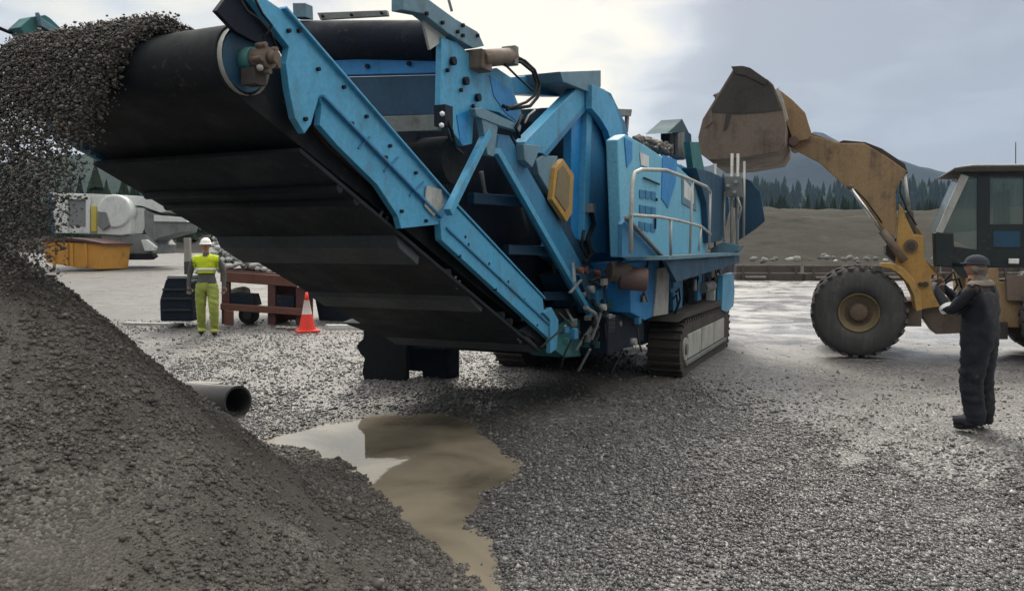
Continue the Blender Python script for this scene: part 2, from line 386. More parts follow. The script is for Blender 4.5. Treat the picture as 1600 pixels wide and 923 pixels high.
def grid_mesh(name, xs, ys, fz, mat, smooth=True):
    nx, ny = len(xs), len(ys); V = [(x, y, fz(x, y)) for y in ys for x in xs]
    F = [(j*nx+i, j*nx+i+1, (j+1)*nx+i+1, (j+1)*nx+i) for j in range(ny-1) for i in range(nx-1)]
    me = bpy.data.meshes.new(name); me.from_pydata(V, [], F); me.update()
    if smooth: me.polygons.foreach_set('use_smooth', [True]*len(F))
    me.materials.append(MAT[mat]); o = bpy.data.objects.new(name, me); S.collection.objects.link(o); return o
def spaced(a):
    r = []
    for lo, hi, st in a:
        v = lo
        while v < hi-1e-6: r.append(v); v += st
    return r+[a[-1][1]]
xs = spaced([(-1500, -200, 260), (-200, -60, 20), (-60, -16, 3), (-16, -4, .4), (-4, 3, .07), (3, 12, .3), (12, 60, 3), (60, 200, 20), (200, 1500, 260)])
ys = spaced([(-60, -4, 8), (-4, 3, .5), (3, 11, .07), (11, 20, .25), (20, 60, 1.5), (60, 200, 14), (200, 2400, 200)])
o = put(grid_mesh('ground', xs, ys, ground_z, 'ground'), kind='structure')
wa = o.data.attributes.new('wetness', 'FLOAT', 'POINT')
wa.data.foreach_set('value', [sstep(.55, .05, pud_sd(v.co.x, v.co.y)) if v.co.y < 11 else 0 for v in o.data.vertices])
# puddle
k = NT('puddle_water'); pos = k.geo.outputs['Position']
mc = k.ramp(k.noise(.9, 4, .5, pos, .6), [(.3, (.11, .098, .075)), (.5, (.235, .205, .155)), (.72, (.35, .31, .235))])
k.col(mc); k.rough(.03); k.b.inputs['IOR'].default_value = 1.5; k.bump(k.noise(9, 3, .5, pos), .05, .01); MAT['puddle_water'] = k.m
m = MB(); cx = sum(p[0] for p in PUD)/len(PUD); cy = sum(p[1] for p in PUD)/len(PUD)
wx = np.arange(-4, 1.4, .3); wy = np.arange(2.8, 10.6, .3)
wx = np.arange(-4, 1.4, .1); wy = np.arange(2.8, 10.6, .1); o = grid_mesh('puddle', list(wx), list(wy), lambda x, y: -.020, 'puddle_water'); put(o, kind='structure')
b_ = bmesh.new(); b_.from_mesh(o.data); bmesh.ops.delete(b_, geom=[v for v in b_.verts if pud_sd(v.co.x, v.co.y) > .22], context='VERTS'); b_.to_mesh(o.data); b_.free()
# ---------------------------------------------------------------- gravel pile under the conveyor
AP = (-3.35, 4.77); AH = 2.17
PA = np.radians([-180, -120, -75, -40, -15, 10, 35, 60, 90, 130, 180]); PR = np.array([3.93, 3.64, 3.38, 2.98, 2.82, 2.25, 2.27, 2.51, 2.62, 2.95, 2.87])
def pile_r(a):
    return float(np.interp(a, PA, PR, period=2*PI))
def pile_z(x, y):
    dx, dy = x-AP[0], y-AP[1]; d = math.hypot(dx, dy); a = math.atan2(dy, dx); r = pile_r(a)*(1+.02*noise.noise(Vector((math.cos(a)*2, math.sin(a)*2, 0)))+.045*noise.noise(Vector((x*2.6, y*2.6, 31)))+.02*noise.noise(Vector((x*9, y*9, 33))))
    t = d/r; z = AH*(1-t)
    if t < .12: z = AH*(1-.06-t*t/.24)
    if t > .85: z = AH*.15*((1.15-t)/.3)**2*1.0 if t < 1.15 else 0
    n_ = noise.noise(Vector((x*1.1, y*1.1, 2)))*.08+noise.noise(Vector((x*3.4, y*3.4, 7)))*.045+noise.noise(Vector((x*11, y*11, 9)))*.014
    # erosion runnels down the slope
    n_ += .05*noise.noise(Vector((a*7, d*.5, 4)))
    if t > 1.15: z = -(t-1.15)*.5
    return max(-.3, z+n_*min(1, max(0, (1.2-t)*3)))
k = NT('pile_fines'); pos = k.geo.outputs['Position']
vo = k.n('ShaderNodeTexVoronoi'); vo.inputs['Scale'].default_value = 70; k.l(pos, vo.inputs['Vector']); vs = k.n('ShaderNodeSeparateColor'); k.l(vo.outputs['Color'], vs.inputs[0])
c = k.ramp(vs.outputs[0], [(0, (.052, .048, .043)), (.6, (.098, .090, .081)), (1, (.19, .175, .158))])
c = k.mix(k.mr(k.noise(1.2, 5, .65, pos), .42, .60), c, (.104, .095, .085)); c = k.mix(k.mr(k.noise(.55, 4, .6, pos, 1.5), .44, .56, 0, .55), c, (.048, .043, .038)); k.col(c); k.rough(.75)
k.bump(k.math('ADD', k.math('SUBTRACT', 1, vo.outputs['Distance']), k.noise(14, 5, .7, pos)), .6, .022); MAT['pile_fines'] = k.m
pxs = list(np.arange(-8.2, .6, .05)); pys = list(np.arange(.0, 8.9, .05))
nx, ny = len(pxs), len(pys); PZ = np.array([[pile_z(x, y) for x in pxs] for y in pys])
V = [(x, y, max(PZ[j, i], -.3)) for j, y in enumerate(pys) for i, x in enumerate(pxs)]
F = [(j*nx+i, j*nx+i+1, (j+1)*nx+i+1, (j+1)*nx+i) for j in range(ny-1) for i in range(nx-1) if max(PZ[j:j+2, i:i+2].ravel()) > -.12]
me = bpy.data.meshes.new('gravel_pile'); me.from_pydata(V, [], F); me.polygons.foreach_set('use_smooth', [True]*len(F)); me.materials.append(MAT['pile_fines'])
b_ = bmesh.new(); b_.from_mesh(me); bmesh.ops.delete(b_, geom=[v for v in b_.verts if not v.link_faces], context='VERTS'); b_.to_mesh(me); b_.free()
pile = bpy.data.objects.new('gravel_pile', me); S.collection.objects.link(pile)
put(pile, 'big grey brown heap of crushed stone growing under the conveyor head at left', 'gravel pile')
# loose stones lying on the pile: denser towards the upper slope and in trails
P_, Z_ = [], []
tries = 0
while len(P_) < 90000 and tries < 600000:
    tries += 1
    x = rng.uniform(-5.5, .4); y = rng.uniform(.9, 8.6)
    if y < abs(x)*.9+.2: continue
    z = pile_z(x, y)
    if z < -.03: continue
    z = max(z, -.02)
    d = math.hypot(x-AP[0], y-AP[1]); cl = noise.noise(Vector((x*1.3, y*1.3, 11)))+.6*noise.noise(Vector((x*3.5, y*3.5, 3)))
    p = .42+1.15*cl+(.35 if d < 1.7 else 0)+(.4 if z < .15 else 0)
    if rng.random() > p: continue
    s_ = rng.choice([.006, .010, .014, .022], p=[.42, .35, .19, .04])*rng.uniform(.8, 1.3)*(1.5 if z < .22 and rng.random() < .3 else 1); P_.append((x, y, z+s_*.2)); Z_.append(s_)
o = rocks('loose_stone', np.array(P_), np.array(Z_), 'pile_stone', .8, parent=pile); put(o, kind='stuff')
# ---------------------------------------------------------------- loose gravel on the yard (a mass)
P_, Z_ = [], []
tries = 0
while len(P_) < 165000 and tries < 1100000:
    tries += 1
    # even density in the picture: pick a distance with 1/d^2 falloff
    d = 1/rng.uniform(1/17.0, 1/3.2); y = d; x = rng.uniform(-.72, .72)*d
    if x < -1 and pile_z(x, y) > .02: continue
    sd_ = pud_sd(x, y)
    if sd_ < .02 and not (sd_ > -.35 and rng.random() < (.5 if sd_ > -.10 else .02)+.6*max(0, noise.noise(Vector((x*2, y*2, 6))))): continue
    big_ = noise.noise(Vector((x*.6, y*.6, 8)))+.6*noise.noise(Vector((x*1.9, y*1.9, 8)))
    pr = .72+1.0*big_
    if x > 2.6 and y > 6.3: pr *= max(.12, 1-.9*sstep(0, 1.2, (x-2.6)*.6+(y-8)*.25))
    if y > 12.5 and x > 2: pr *= .25
    if rng.random() > pr: continue
    s_ = rng.choice([.007, .012, .017, .026], p=[.42, .36, .18, .04])*rng.uniform(.75, 1.35)
    if y > 9: s_ *= 1.15
    P_.append((x, y, ground_z(x, y)+s_*.25)); Z_.append(s_)
put(rocks('gravel', np.array(P_), np.array(Z_), 'gravel', .7), kind='stuff')
# ---------------------------------------------------------------- far banks, woods and mountains
def simple(name, stops, scale=.2, rough=.9, det=5, zs=1):
    k = NT(name); mp = k.n('ShaderNodeMapping'); mp.inputs['Scale'].default_value = (1, 1, zs); k.l(k.geo.outputs['Position'], mp.inputs[0])
    k.col(k.ramp(k.noise(scale, det, .65, mp.outputs[0]), stops)); k.rough(rough); k.b.inputs['Specular IOR Level'].default_value = .08; k.bump(k.noise(scale*6, 6, .7, mp.outputs[0]), .5, .3/scale*.1); MAT[name] = k.m
simple('bank', [(.3, (.020, .026, .019)), (.45, (.052, .047, .042)), (.58, (.036, .036, .030)), (.7, (.064, .058, .052))], .22, .95, 8, 4)
simple('woods', [(.3, (.010, .019, .012)), (.7, (.026, .040, .026))], .12)
simple('mountain_haze_blue', [(.3, (.006, .011, .016)), (.7, (.014, .021, .026))], .01)  # blue of the distant haze put into the wooded slope's colour
simple('shrub', [(.3, (.03, .045, .022)), (.7, (.075, .085, .05))], 2)
def bank_z(x, y):
    t = sstep(51, 74, y+3*noise.noise(Vector((x*.05, 0, 0)))); z = -.3+5.0*t*sstep(5, 14, x)+noise.noise(Vector((x*.12, y*.12, 0)))*.9*t+noise.noise(Vector((x*.5, y*.3, 4)))*.45*t
    z += .9*sstep(76, 82, y)*sstep(5, 14, x)
    l = sstep(60, 95, y)*3.5*sstep(4, -10, x); return z+l+(0.0 if y > 50 else -1)
o = grid_mesh('quarry_bank', list(np.arange(-160, 161, 2.0)), list(np.arange(47, 150, 1.5)), bank_z, 'bank'); put(o, kind='structure')
def mtn(name, D, prof, depth, mat):
    """ridge whose skyline follows prof (photo x, y) at distance D, with a real slope behind and before it"""
    prof = sorted(prof); X0, X1 = prof[0][0], prof[-1][0]; pts = []
    m = MB()
    cols = []
    for i in range(241):
        px = X0+(X1-X0)*i/240
        for a, b in zip(prof, prof[1:]):
            if a[0] <= px <= b[0]: t = (px-a[0])/(b[0]-a[0]); py = a[1]+(b[1]-a[1])*t*t*(3-2*t)*.5+(b[1]-a[1])*t*.5; break
        top = W(px, py, D); x = top.x; z = top.z+noise.noise(Vector((x*6/D*5, 0, 1)))*D*.004
        cols.append([(x, D-depth*s, (z if s == 0 else z*(1-abs(s))**1.2+noise.noise(Vector((x*.01, s*3, 2)))*z*.15*(1-abs(s)))-(2 if abs(s) == 1 else 0)) for s in (-1, -.5, 0, .25, .5, .75, 1)])
    V = [v for c_ in cols for v in c_]; n = 7
    F = [(i*n+j, (i+1)*n+j, (i+1)*n+j+1, i*n+j+1) for i in range(240) for j in range(6)]
    me = bpy.data.meshes.new(name); me.from_pydata(V, [], F); me.polygons.foreach_set('use_smooth', [True]*len(F)); me.materials.append(MAT[mat])
    o = bpy.data.objects.new(name, me); S.collection.objects.link(o); put(o, kind='structure')
mtn('mountain', 1300, [(-900, 300), (-300, 250), (0, 262), (300, 290), (700, 300), (950, 268), (1100, 262), (1190, 232), (1275, 207), (1330, 228), (1390, 245), (1440, 262), (1490, 272), (1600, 262), (1800, 250), (2400, 290)], 500, 'mountain_haze_blue')
mtn('hill', 620, [(-900, 280), (-300, 262), (0, 255), (150, 240), (300, 262), (600, 290), (900, 300), (1100, 303), (1190, 299), (1300, 301), (1380, 294), (1430, 285), (1500, 292), (1600, 285), (1900, 290), (2400, 320)], 200, 'woods')
# distant wood as one mass: spiky conifer shapes
def wood(name, n, xr, yr, hr, zf, mat):
    m = MB()
    for i in range(n):
        x = rng.uniform(*xr); y = rng.uniform(*yr); h = rng.uniform(*hr); z = zf(x, y)-.5; r = h*rng.uniform(.16, .30); k_ = 7
        lay = 4; prev = None
        for q in range(lay):
            z0 = z+h*(.08+.92*q/lay*.9); z1 = z+h*(.08+.92*min(1, (q+1.5)/lay)); rq = r*(1-q/lay*.8); a0 = rng.uniform(0, 6)
            tip = m.b.verts.new((x+rng.normal()*.05*r, y, z1)); ring = [m.b.verts.new((x+rq*rng.uniform(.6, 1.15)*math.cos(a0+2*PI*j/k_), y+rq*rng.uniform(.6, 1.15)*math.sin(a0+2*PI*j/k_), z0-rng.uniform(0, .06)*h)) for j in range(k_)]
            for j in range(k_): m.b.faces.new((ring[j], ring[(j+1) % k_], tip))
    return put(m.build(name, mat), kind='stuff')
wood('far_wood', 12000, (-270, 300), (150, 270), (4, 10), lambda x, y: max(2.5, ground_z(x, y)), 'woods')
wood('hill_wood', 7000, (-520, 620), (400, 612), (9, 17), lambda x, y: 44*max(0, 1-(620-y)/200)**1.2+noise.noise(Vector((x*.01, 0, 5)))*5, 'woods')
wood('scrub_wood', 260, (-75, -8), (84, 110), (4, 8.5), bank_z, 'woods')
# ---------------------------------------------------------------- the blue crusher
cr_ = thing('mobile_crusher', (OX, OY, 0), 'large light blue tracked stone crusher with raised discharge conveyor, in the middle of the yard', 'crusher', -TH, local=True)
def PX(x, *pts): return [RX(a, b, x) for a, b in pts]
def PY(y, *pts): return [RY(a, b, y) for a, b in pts]
HX, HZ = -7.72, 2.94; BYy, BZ = -3.21, 1.10            # conveyor line in the (y, z) plane of the machine
cdir = Vector((0, BYy-HX, BZ-HZ)).normalized(); cnor = Vector((0, -cdir.z, cdir.y))       # down the belt, and square to it (upwards)
def CV(x, s, h): p = Vector((x, HX, HZ))+cdir*s+cnor*h; return p
# side rail facing the camera: one long folded plate with a head bracket
rail = MB()
head = PX(.82, (385, -45), (401, -12), (437, 13), (460, 29), (515, 91), (577, 159), (645, 240), (706, 314), (693, 350), (627, 357), (622, 338), (590, 289), (528, 228), (500, 196), (503, 165), (499, 150), (486, 195), (476, 209), (461, 184), (452, 140), (447, 100), (452, 74), (395, 0), (372, -35))
rail.mat('blue_light').prism(head, (-.05, 0, 0))
low = PX(.835, (707, 318), (848, 466), (850, 484), (859, 499), (861, 532), (690, 375), (688, 345))
rail.prism(low, (-.06, 0, 0))
# top flange and the folded seam
for a, b in (((437, 13), (704, 316)), ((707, 320), (846, 466))): p, q = PX(.80, a, b); rail.bar(p, q, .10, .018)
for a, b in (((503, 150), (688, 340)), ((696, 356), (858, 508))): p, q = PX(.832, a, b); rail.mat('blue_mid').bar(p, q, .04, .02); 
rail.mat('blue_light')
p, q = PX(.80, (596, 300), (690, 372)); 
rf = rail.build('conveyor_rail', None, cr_, .004)
sp = MB().mat('steel_pale').prism(PX(.838, (667, 290), (690, 296), (694, 320), (678, 338), (664, 322)), (-.01, 0, 0)).build('worn_plate', None, rf)
m = MB()
for a in ((470, 48), (500, 108), (540, 136), (575, 182), (612, 228), (652, 270), (552, 193), (605, 246), (480, 186), (728, 370), (733, 382), (765, 412), (795, 440), (820, 468), (846, 492), (720, 400), (776, 452), (817, 500), (840, 508), (454, 48), (630, 330), (668, 345)):
    c0 = RX(*a, .842); m.cyl(c0, c0-Vector((.03, 0, 0)), .013, n=8)
o = m.build('bolt', 'navy', rf); put(o)
for a, b in (((560, 232), (578, 214)), ((640, 306), (662, 284)), ((600, 268), (622, 246))):
    p, q = PX(.826, a, b); MB().bar(p, q, .012, .012).build('weld_seam', 'blue_mid', rf)
# rail inner flange fork (dark) at the head
MB().prism(PX(.76, (338, 17), (357, -8), (378, -14), (412, 10), (440, 40), (462, 66), (455, 82), (420, 74), (392, 62), (367, 48)), (-.03, 0, 0)).build('head_bracket', 'navy', cr_)
m = MB()
m.prism(PX(.80, (508, 148), (524, 160), (556, 205), (548, 214), (520, 190), (507, 172)), (-.06, 0, 0)); m.build('slide_plate', 'steel_pale', cr_)
m = MB(); m.prism(PX(.74, (495, 180), (520, 190), (600, 262), (640, 330), (600, 300), (520, 232), (497, 205)), (-.04, 0, 0)); m.build('inner_skirt', 'dark_red', cr_)
# far rail
m = MB(); m.mat('blue_mid')
LX = -1.05
m.prism([CV(LX, -.05, .30), CV(LX, 3.7, .30), CV(LX, 4.9, .12), CV(LX, 4.9, -.20), CV(LX, 3.6, -.22), CV(LX, .2, -.22)], (-.05, 0, 0)); m.build('conveyor_rail', None, cr_, .004)
m = MB(); m.mat('teal').prism(PX(-1.12, (12, 46), (30, 30), (52, 27), (60, 32), (75, 46), (64, 60), (38, 72), (22, 62)), (.12, 0, 0))
m.mat('blue_grey').prism(PX(-1.0, (54, 20), (60, 30), (92, 52), (82, 56), (58, 42)), (.04, 0, 0)); m.mat('navy').tube(PX(-1.1, (-6, 42), (8, 48), (18, 52)), .012); m.build('head_bracket', None, cr_, .004)
# belt: loop round head and tail drums
BR = .19
def beltprof(r, s1=4.75):
    pr = [CV(0, 0, 0)+Vector((0, math.sin(t), 0))*0 for t in ()]
    for i in range(41): t = PI/2+PI*i/40; pr.append(CV(0, math.cos(t)*r, math.sin(t)*r))
    for i in range(9): t = -PI/2+PI*i/8; pr.append(CV(0, s1+math.cos(t)*r, math.sin(t)*r))
    return pr
m = MB(); o_ = [p+Vector((-.98, 0, 0)) for p in beltprof(BR+.012)]; m.prism(o_, (1.68, 0, 0)); bl = m.build('conveyor_belt', 'rubber', cr_, .006)
m = MB(); m.mat('steel_pale').cyl(CV(.695, 0, 0), CV(.735, 0, 0), BR, n=28, cap=False); m.mat('blue_deep').cyl(CV(.71, 0, 0), CV(.722, 0, 0), BR*.9, n=28); m.mat('teal').cyl(CV(.70, 0, 0), CV(.80, 0, 0), .07)
m.build('head_drum', None, cr_)
m = MB(); m.mat('mud_steel').cyl(CV(.76, .0, 0), CV(.90, 0, 0), .06, n=12).cyl(CV(.90, 0, 0), CV(.95, 0, 0), .035, n=10)
for a in range(5): t = a*1.25; c0 = CV(.84, math.cos(t)*.075, math.sin(t)*.075); m.cyl(c0, c0+Vector((.07, 0, 0)), .015, n=8)
m.mat('mud_dark').box(CV(.80, .02, -.10), (.1, .09, .09)); m.mat('steel_pale').ball(CV(.88, .03, .07), .022, 1).ball(CV(.88, -.03, -.08), .022, 1); mo = m.build('drum_motor', None, cr_)
m = MB(); m.mat('rubber').tube(PX(.86, (430, 72), (424, 52), (404, 30), (386, 18), (376, 2), (370, -20)), .008).tube(PX(.86, (412, 60), (425, 40), (410, 22), (396, -6)), .008); m.build('hydraulic_hose', None, cr_)
# under tray: stepped plates between the rails
def slab(name, mat, s0, s1, h0, h1, x0=LX, x1=.765, t=.03, par=cr_):
    m = MB(); m.prism([CV(x0, s0, h0), CV(x0, s1, h1), CV(x0, s1, h1-t), CV(x0, s0, h0-t)], (x1-x0, 0, 0)); return m.build(name, mat, par, .004)
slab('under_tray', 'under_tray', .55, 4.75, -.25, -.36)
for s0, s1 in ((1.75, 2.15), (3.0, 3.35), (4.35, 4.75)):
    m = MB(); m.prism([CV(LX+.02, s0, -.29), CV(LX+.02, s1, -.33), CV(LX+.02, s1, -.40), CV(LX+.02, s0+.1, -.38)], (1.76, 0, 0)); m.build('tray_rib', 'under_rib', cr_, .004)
for s0 in (1.0, 1.2, 2.6, 3.75, 3.95):
    m = MB(); m.cyl(CV(LX+.05, s0, -.30), CV(.76, s0, -.30), .035, n=10); m.build('return_roller', 'rubber', cr_)
for a in ((597, 330), (712, 432), (812, 520)):
    c0 = RX(*a, .70); m = MB().mat('steel_grey').tube([c0, c0+Vector((0, -.04, -.05)), c0+Vector((0, .02, -.10)), c0+Vector((0, .07, -.04))], .012); m.build('hook', None, cr_)
# dark box beneath the tail and hanging rubber flaps
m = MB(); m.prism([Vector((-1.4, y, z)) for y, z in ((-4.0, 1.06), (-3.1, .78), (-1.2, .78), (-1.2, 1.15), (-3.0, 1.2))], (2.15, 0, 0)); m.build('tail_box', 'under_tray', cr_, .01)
m = MB(); m.mat('blue_light').prism(PX(.86, (849, 488), (862, 480), (873, 500), (870, 545), (860, 552), (860, 500)), (-.05, 0, 0)); m.mat('teal').prism(PX(.80, (868, 548), (872, 512), (892, 498), (912, 500), (908, 556), (884, 558)), (-.4, .0, 0)); m.build('tail_bracket', None, cr_, .006)
# support legs with torn rubber skirts
def Wl(px, py, Y): return to_loc(W(px, py, Y))
m = MB(); pts = [Wl(*p, 10.9) for p in ((568, 490), (568, 528), (557, 540), (563, 552), (570, 560), (566, 580), (570, 598), (600, 601), (634, 604), (634, 545), (640, 532), (640, 490))]
m.prism(pts, (.02, .06, 0)); m.build('rubber_flap', 'rubber', cr_)
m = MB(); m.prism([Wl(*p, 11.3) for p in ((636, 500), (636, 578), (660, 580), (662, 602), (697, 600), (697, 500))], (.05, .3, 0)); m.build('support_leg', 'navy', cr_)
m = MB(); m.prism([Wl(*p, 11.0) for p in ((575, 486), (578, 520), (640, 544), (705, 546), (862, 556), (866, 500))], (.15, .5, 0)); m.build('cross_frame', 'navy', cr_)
# tracks
def track(x0, x1, y0, y1, nm='track'):
    r = .40; m = MB(); pr = []
    for i in range(11): t = PI/2+PI*i/10; pr.append((y0+r+math.cos(t)*r, r+math.sin(t)*r))
    for i in range(11): t = -PI/2+PI*i/10; pr.append((y1-r+math.cos(t)*r, r+math.sin(t)*r))
    m.prism([Vector((x0, y, z)) for y, z in pr], (x1-x0, 0, 0))
    # grouser plates
    per = []; 
    for (a, b) in zip(pr, pr[1:]+pr[:1]):
        L_ = math.hypot(b[0]-a[0], b[1]-a[1]); n_ = max(1, round(L_/.17))
        for q in range(n_): t = (q+.5)/n_; per.append((a[0]+(b[0]-a[0])*t, a[1]+(b[1]-a[1])*t, math.atan2(b[1]-a[1], b[0]-a[0])))
    for y, z, a in per:
        if z < .02: continue
        M_ = Matrix.Translation(((x0+x1)/2, y, z)) @ Matrix.Rotation(a, 4, 'X'); m.box(None, (x1-x0+.03, .045, .07), M=M_)
    return m.build(nm, 'mud_dark', cr_, .006)
for sx_ in (1, -1):
    a, b = (1.0, 1.47) if sx_ > 0 else (-1.47, -1.0)
    t_ = track(a, b, .05, 4.3)
    ox = 1.49 if sx_ > 0 else -1.49
    m = MB(); m.mat('steel_pale')
    for j in range(3): y0 = .55+j*1.05; m.prism([Vector((ox, y, z)) for y, z in ((y0, .24), (y0+.98, .24), (y0+.98, .60), (y0, .60))], (-.05*sx_, 0, 0))
    m.mat('steel_grey').prism([Vector((ox+.02*sx_, y, z)) for y, z in ((.35, .16), (3.8, .16), (3.8, .22), (.35, .22))], (-.06*sx_, 0, 0))
    m.build('track_guard', None, t_, .01)
    m = MB(); m.mat('steel_pale').cyl((ox, .40, .40), (ox-.06*sx_, .40, .40), .17, n=20); m.mat('steel_grey').cyl((ox+.02*sx_, .40, .40), (ox, .40, .40), .08, n=14); m.build('idler_wheel', None, t_)
    m = MB(); m.mat('mud_dark').prism([Vector((a+.02, y, z)) for y, z in ((-.1, .84), (.3, .93), (4.2, .93), (4.4, .86), (4.4, .83), (.2, .86))], (b-a-.0, 0, 0)); m.build('mudguard', None, t_, .005)
# chassis
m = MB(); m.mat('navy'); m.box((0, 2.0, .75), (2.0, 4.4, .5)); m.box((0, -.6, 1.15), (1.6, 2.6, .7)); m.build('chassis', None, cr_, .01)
# dark interior frame members seen between the conveyor and the crushing box
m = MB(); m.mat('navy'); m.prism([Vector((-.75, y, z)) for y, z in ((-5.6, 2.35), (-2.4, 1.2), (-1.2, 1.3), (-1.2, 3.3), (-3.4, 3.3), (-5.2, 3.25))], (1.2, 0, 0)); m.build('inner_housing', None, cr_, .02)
for a, b in (((735, 310), (824, 316)), ((790, 390), (860, 392)), ((845, 462), (905, 462))):
    p, q = PX(.55, a)[0], PX(.80, b)[0]; MB().bar(p, q, .10, .10).build('cross_member', 'blue_deep', cr_, .01)  # strong shade inside the machine put into the deep blue
m = MB(); m.mat('steel_grey'); 
for a in (((752, 268), (757, 300), (765, 312)), ((812, 318), (822, 350), (828, 368)), ((862, 400), (868, 430), (876, 446))): m.tube(PX(.62, *a), .022)
m.build('torn_skirt', None, cr_)
# inclined side beam (edge highlight put into paler paint, darker web)
m = MB(); m.mat('blue_mid').prism(PX(.90, (780, 210), (796, 212), (935, 458), (928, 492), (905, 470), (776, 238)), (-.05, 0, 0))
m.mat('blue_light'); p, q = PX(.925, (776, 236), (924, 494)); m.bar(p, q, .05, .07); m.mat('blue_deep').prism(PX(.87, (800, 212), (850, 272), (900, 372), (948, 452), (932, 470)), (-.05, 0, 0)); m.build('inclined_beam', None, cr_, .004)
# thin strut
m = MB(); p, q = PX(.93, (762, 206), (700, 332)); m.mat('blue_light').bar(p, q, .06, .07); m.mat('blue_grey').prism(PX(.95, (753, 186), (772, 178), (778, 200), (772, 245), (762, 242)), (-.06, 0, 0)); m.build('strut', None, cr_, .005)
# magnet conveyor: frame plate, guard bar, curved dark belt
m = MB(); m.mat('blue_light').prism(PX(.86, (690, 58), (714, 66), (735, 86), (754, 110), (776, 106), (800, 122), (803, 145), (817, 182), (812, 196), (780, 176), (741, 168), (738, 225), (724, 228), (700, 196), (687, 195)), (-.05, 0, 0))
pl = m.build('side_plate', None, cr_, .005)
m = MB(); m.mat('blue_bright').prism(PX(.867, (765, 118), (798, 140), (812, 182), (808, 190), (790, 176), (772, 150)), (-.005, 0, 0)); m.prism(PX(.867, (714, 180), (732, 172), (730, 222), (720, 224)), (-.005, 0, 0)); m.build('painted_patch', None, pl)
m = MB()
for a in ((706, 96), (726, 127), (745, 153)):
    c0 = RX(*a, .87); m.cyl(c0, c0+Vector((.03, 0, 0)), .035, n=10)
for a in ((698, 110), (719, 141), (738, 166)): c0 = RX(*a, .87); m.cyl(c0, c0+Vector((.02, 0, 0)), .018, n=8)
m.build('bolt', 'navy', pl)
yq = RX(690, 100, .80).y
for nm, mt, th, P4 in (('cross_beam', 'blue_bright', .08, ((505, 95), (689, 87), (689, 114), (526, 118))), ('curtain_panel', 'blue_deep', .03, ((528, 121), (686, 117), (686, 180), (580, 181))), ('lower_bar', 'steel_grey', .06, ((586, 182), (684, 179), (684, 204), (608, 207)))):
    MB().prism(PY(yq+(.02 if nm == 'curtain_panel' else 0), *P4), (0, th, 0)).build(nm, mt, cr_, .006)
m = MB()
for a in ((640, 100), (575, 104)): c0 = RY(*a, yq-.004); m.cyl(c0, c0-Vector((0, .02, 0)), .02, n=8)
m.build('bolt', 'navy', cr_)
a0, a1 = RX(672, 24, .78), RX(672, 90, .78); cc = (a0+a1)/2; r_ = (a0-a1).length/2; cc.y += r_
m = MB(); l0 = RY(452, 64, cc.y+.05); m.cyl(cc, l0, r_, r_*1.05, n=28); m.build('magnet_belt', 'navy', cr_, .01)
a0, a1 = RX(690, 208, .72), RX(690, 285, .72); c2 = (a0+a1)/2; r2 = (a0-a1).length/2; m = MB(); m.cyl(c2+Vector((0, r2, 0)), c2+Vector((-1.5, r2, 0)), r2, n=24); m.build('lower_drum', 'rubber', cr_)
m = MB(); m.mat('steel_grey').prism(PY(cc.y-r_-.05, (495, 20), (604, 16), (606, 25), (500, 31)), (0, .03, 0)); m.mat('navy')
for a in ((505, 26), (550, 24), (597, 21)): c0 = RY(*a, cc.y-r_-.055); m.cyl(c0, c0-Vector((0, .02, 0)), .013, n=8)
m.mat('blue_grey').prism(PY(cc.y-r_+.1, (457, 5), (477, 5), (478, 27), (458, 27)), (0, .1, 0)); m.build('belt_clamp', None, cr_, .004)
m = MB(); m.mat('blue_grey').prism(PX(.90, (630, -20), (660, -8), (712, 30), (747, 50), (757, 72), (740, 76), (700, 52), (662, 22), (630, 16)), (-.10, 0, 0)); ma = m.build('magnet_arm', None, cr_, .006)
m = MB()
for a in ((665, 22), (690, 36), (722, 40), (714, 50), (722, 56), (745, 56)): c0 = RX(*a, .905); m.cyl(c0, c0+Vector((.02, 0, 0)), .016, n=8)
m.build('bolt', 'navy', ma)
MB().prism(PX(.84, (662, 26), (700, 56), (684, 70), (672, 78), (664, 45)), (-.02, 0, 0)).build('white_guard', 'steel_pale', cr_)
m = MB(); m.mat('mud_steel'); p, q = PX(.93, (750, 92), (800, 88)); m.cyl(p, q, .075, n=14); p, q = PX(.93, (762, 104), (748, 108)); m.box(PX(.9, (748, 96))[0], (.16, .2, .16)); m.mat('steel_grey').box(PX(.93, (797, 88))[0], (.14, .08, .17)); m.build('hydraulic_motor', None, cr_, .01)
m = MB(); m.mat('rubber')
m.tube(PX(.95, (800, 86), (820, 96), (835, 110), (843, 130), (840, 152), (828, 166), (800, 170), (786, 166)), .017).tube(PX(.98, (800, 94), (815, 98), (832, 112), (838, 130), (835, 150), (822, 160), (805, 166), (792, 172)), .014)
m.tube(PX(.97, (786, 98), (806, 118), (832, 142)), .01).tube(PX(.98, (816, 180), (806, 200), (812, 215)), .016).mat('steel_pale').tube(PX(.98, (836, 172), (826, 180), (820, 192)), .010); m.build('hydraulic_hose', None, cr_)
m = MB(); m.tube(PX(.9, (683, -20), (700, -4), (706, 18)), .012); m.build('hydraulic_hose', 'steel_pale', cr_)
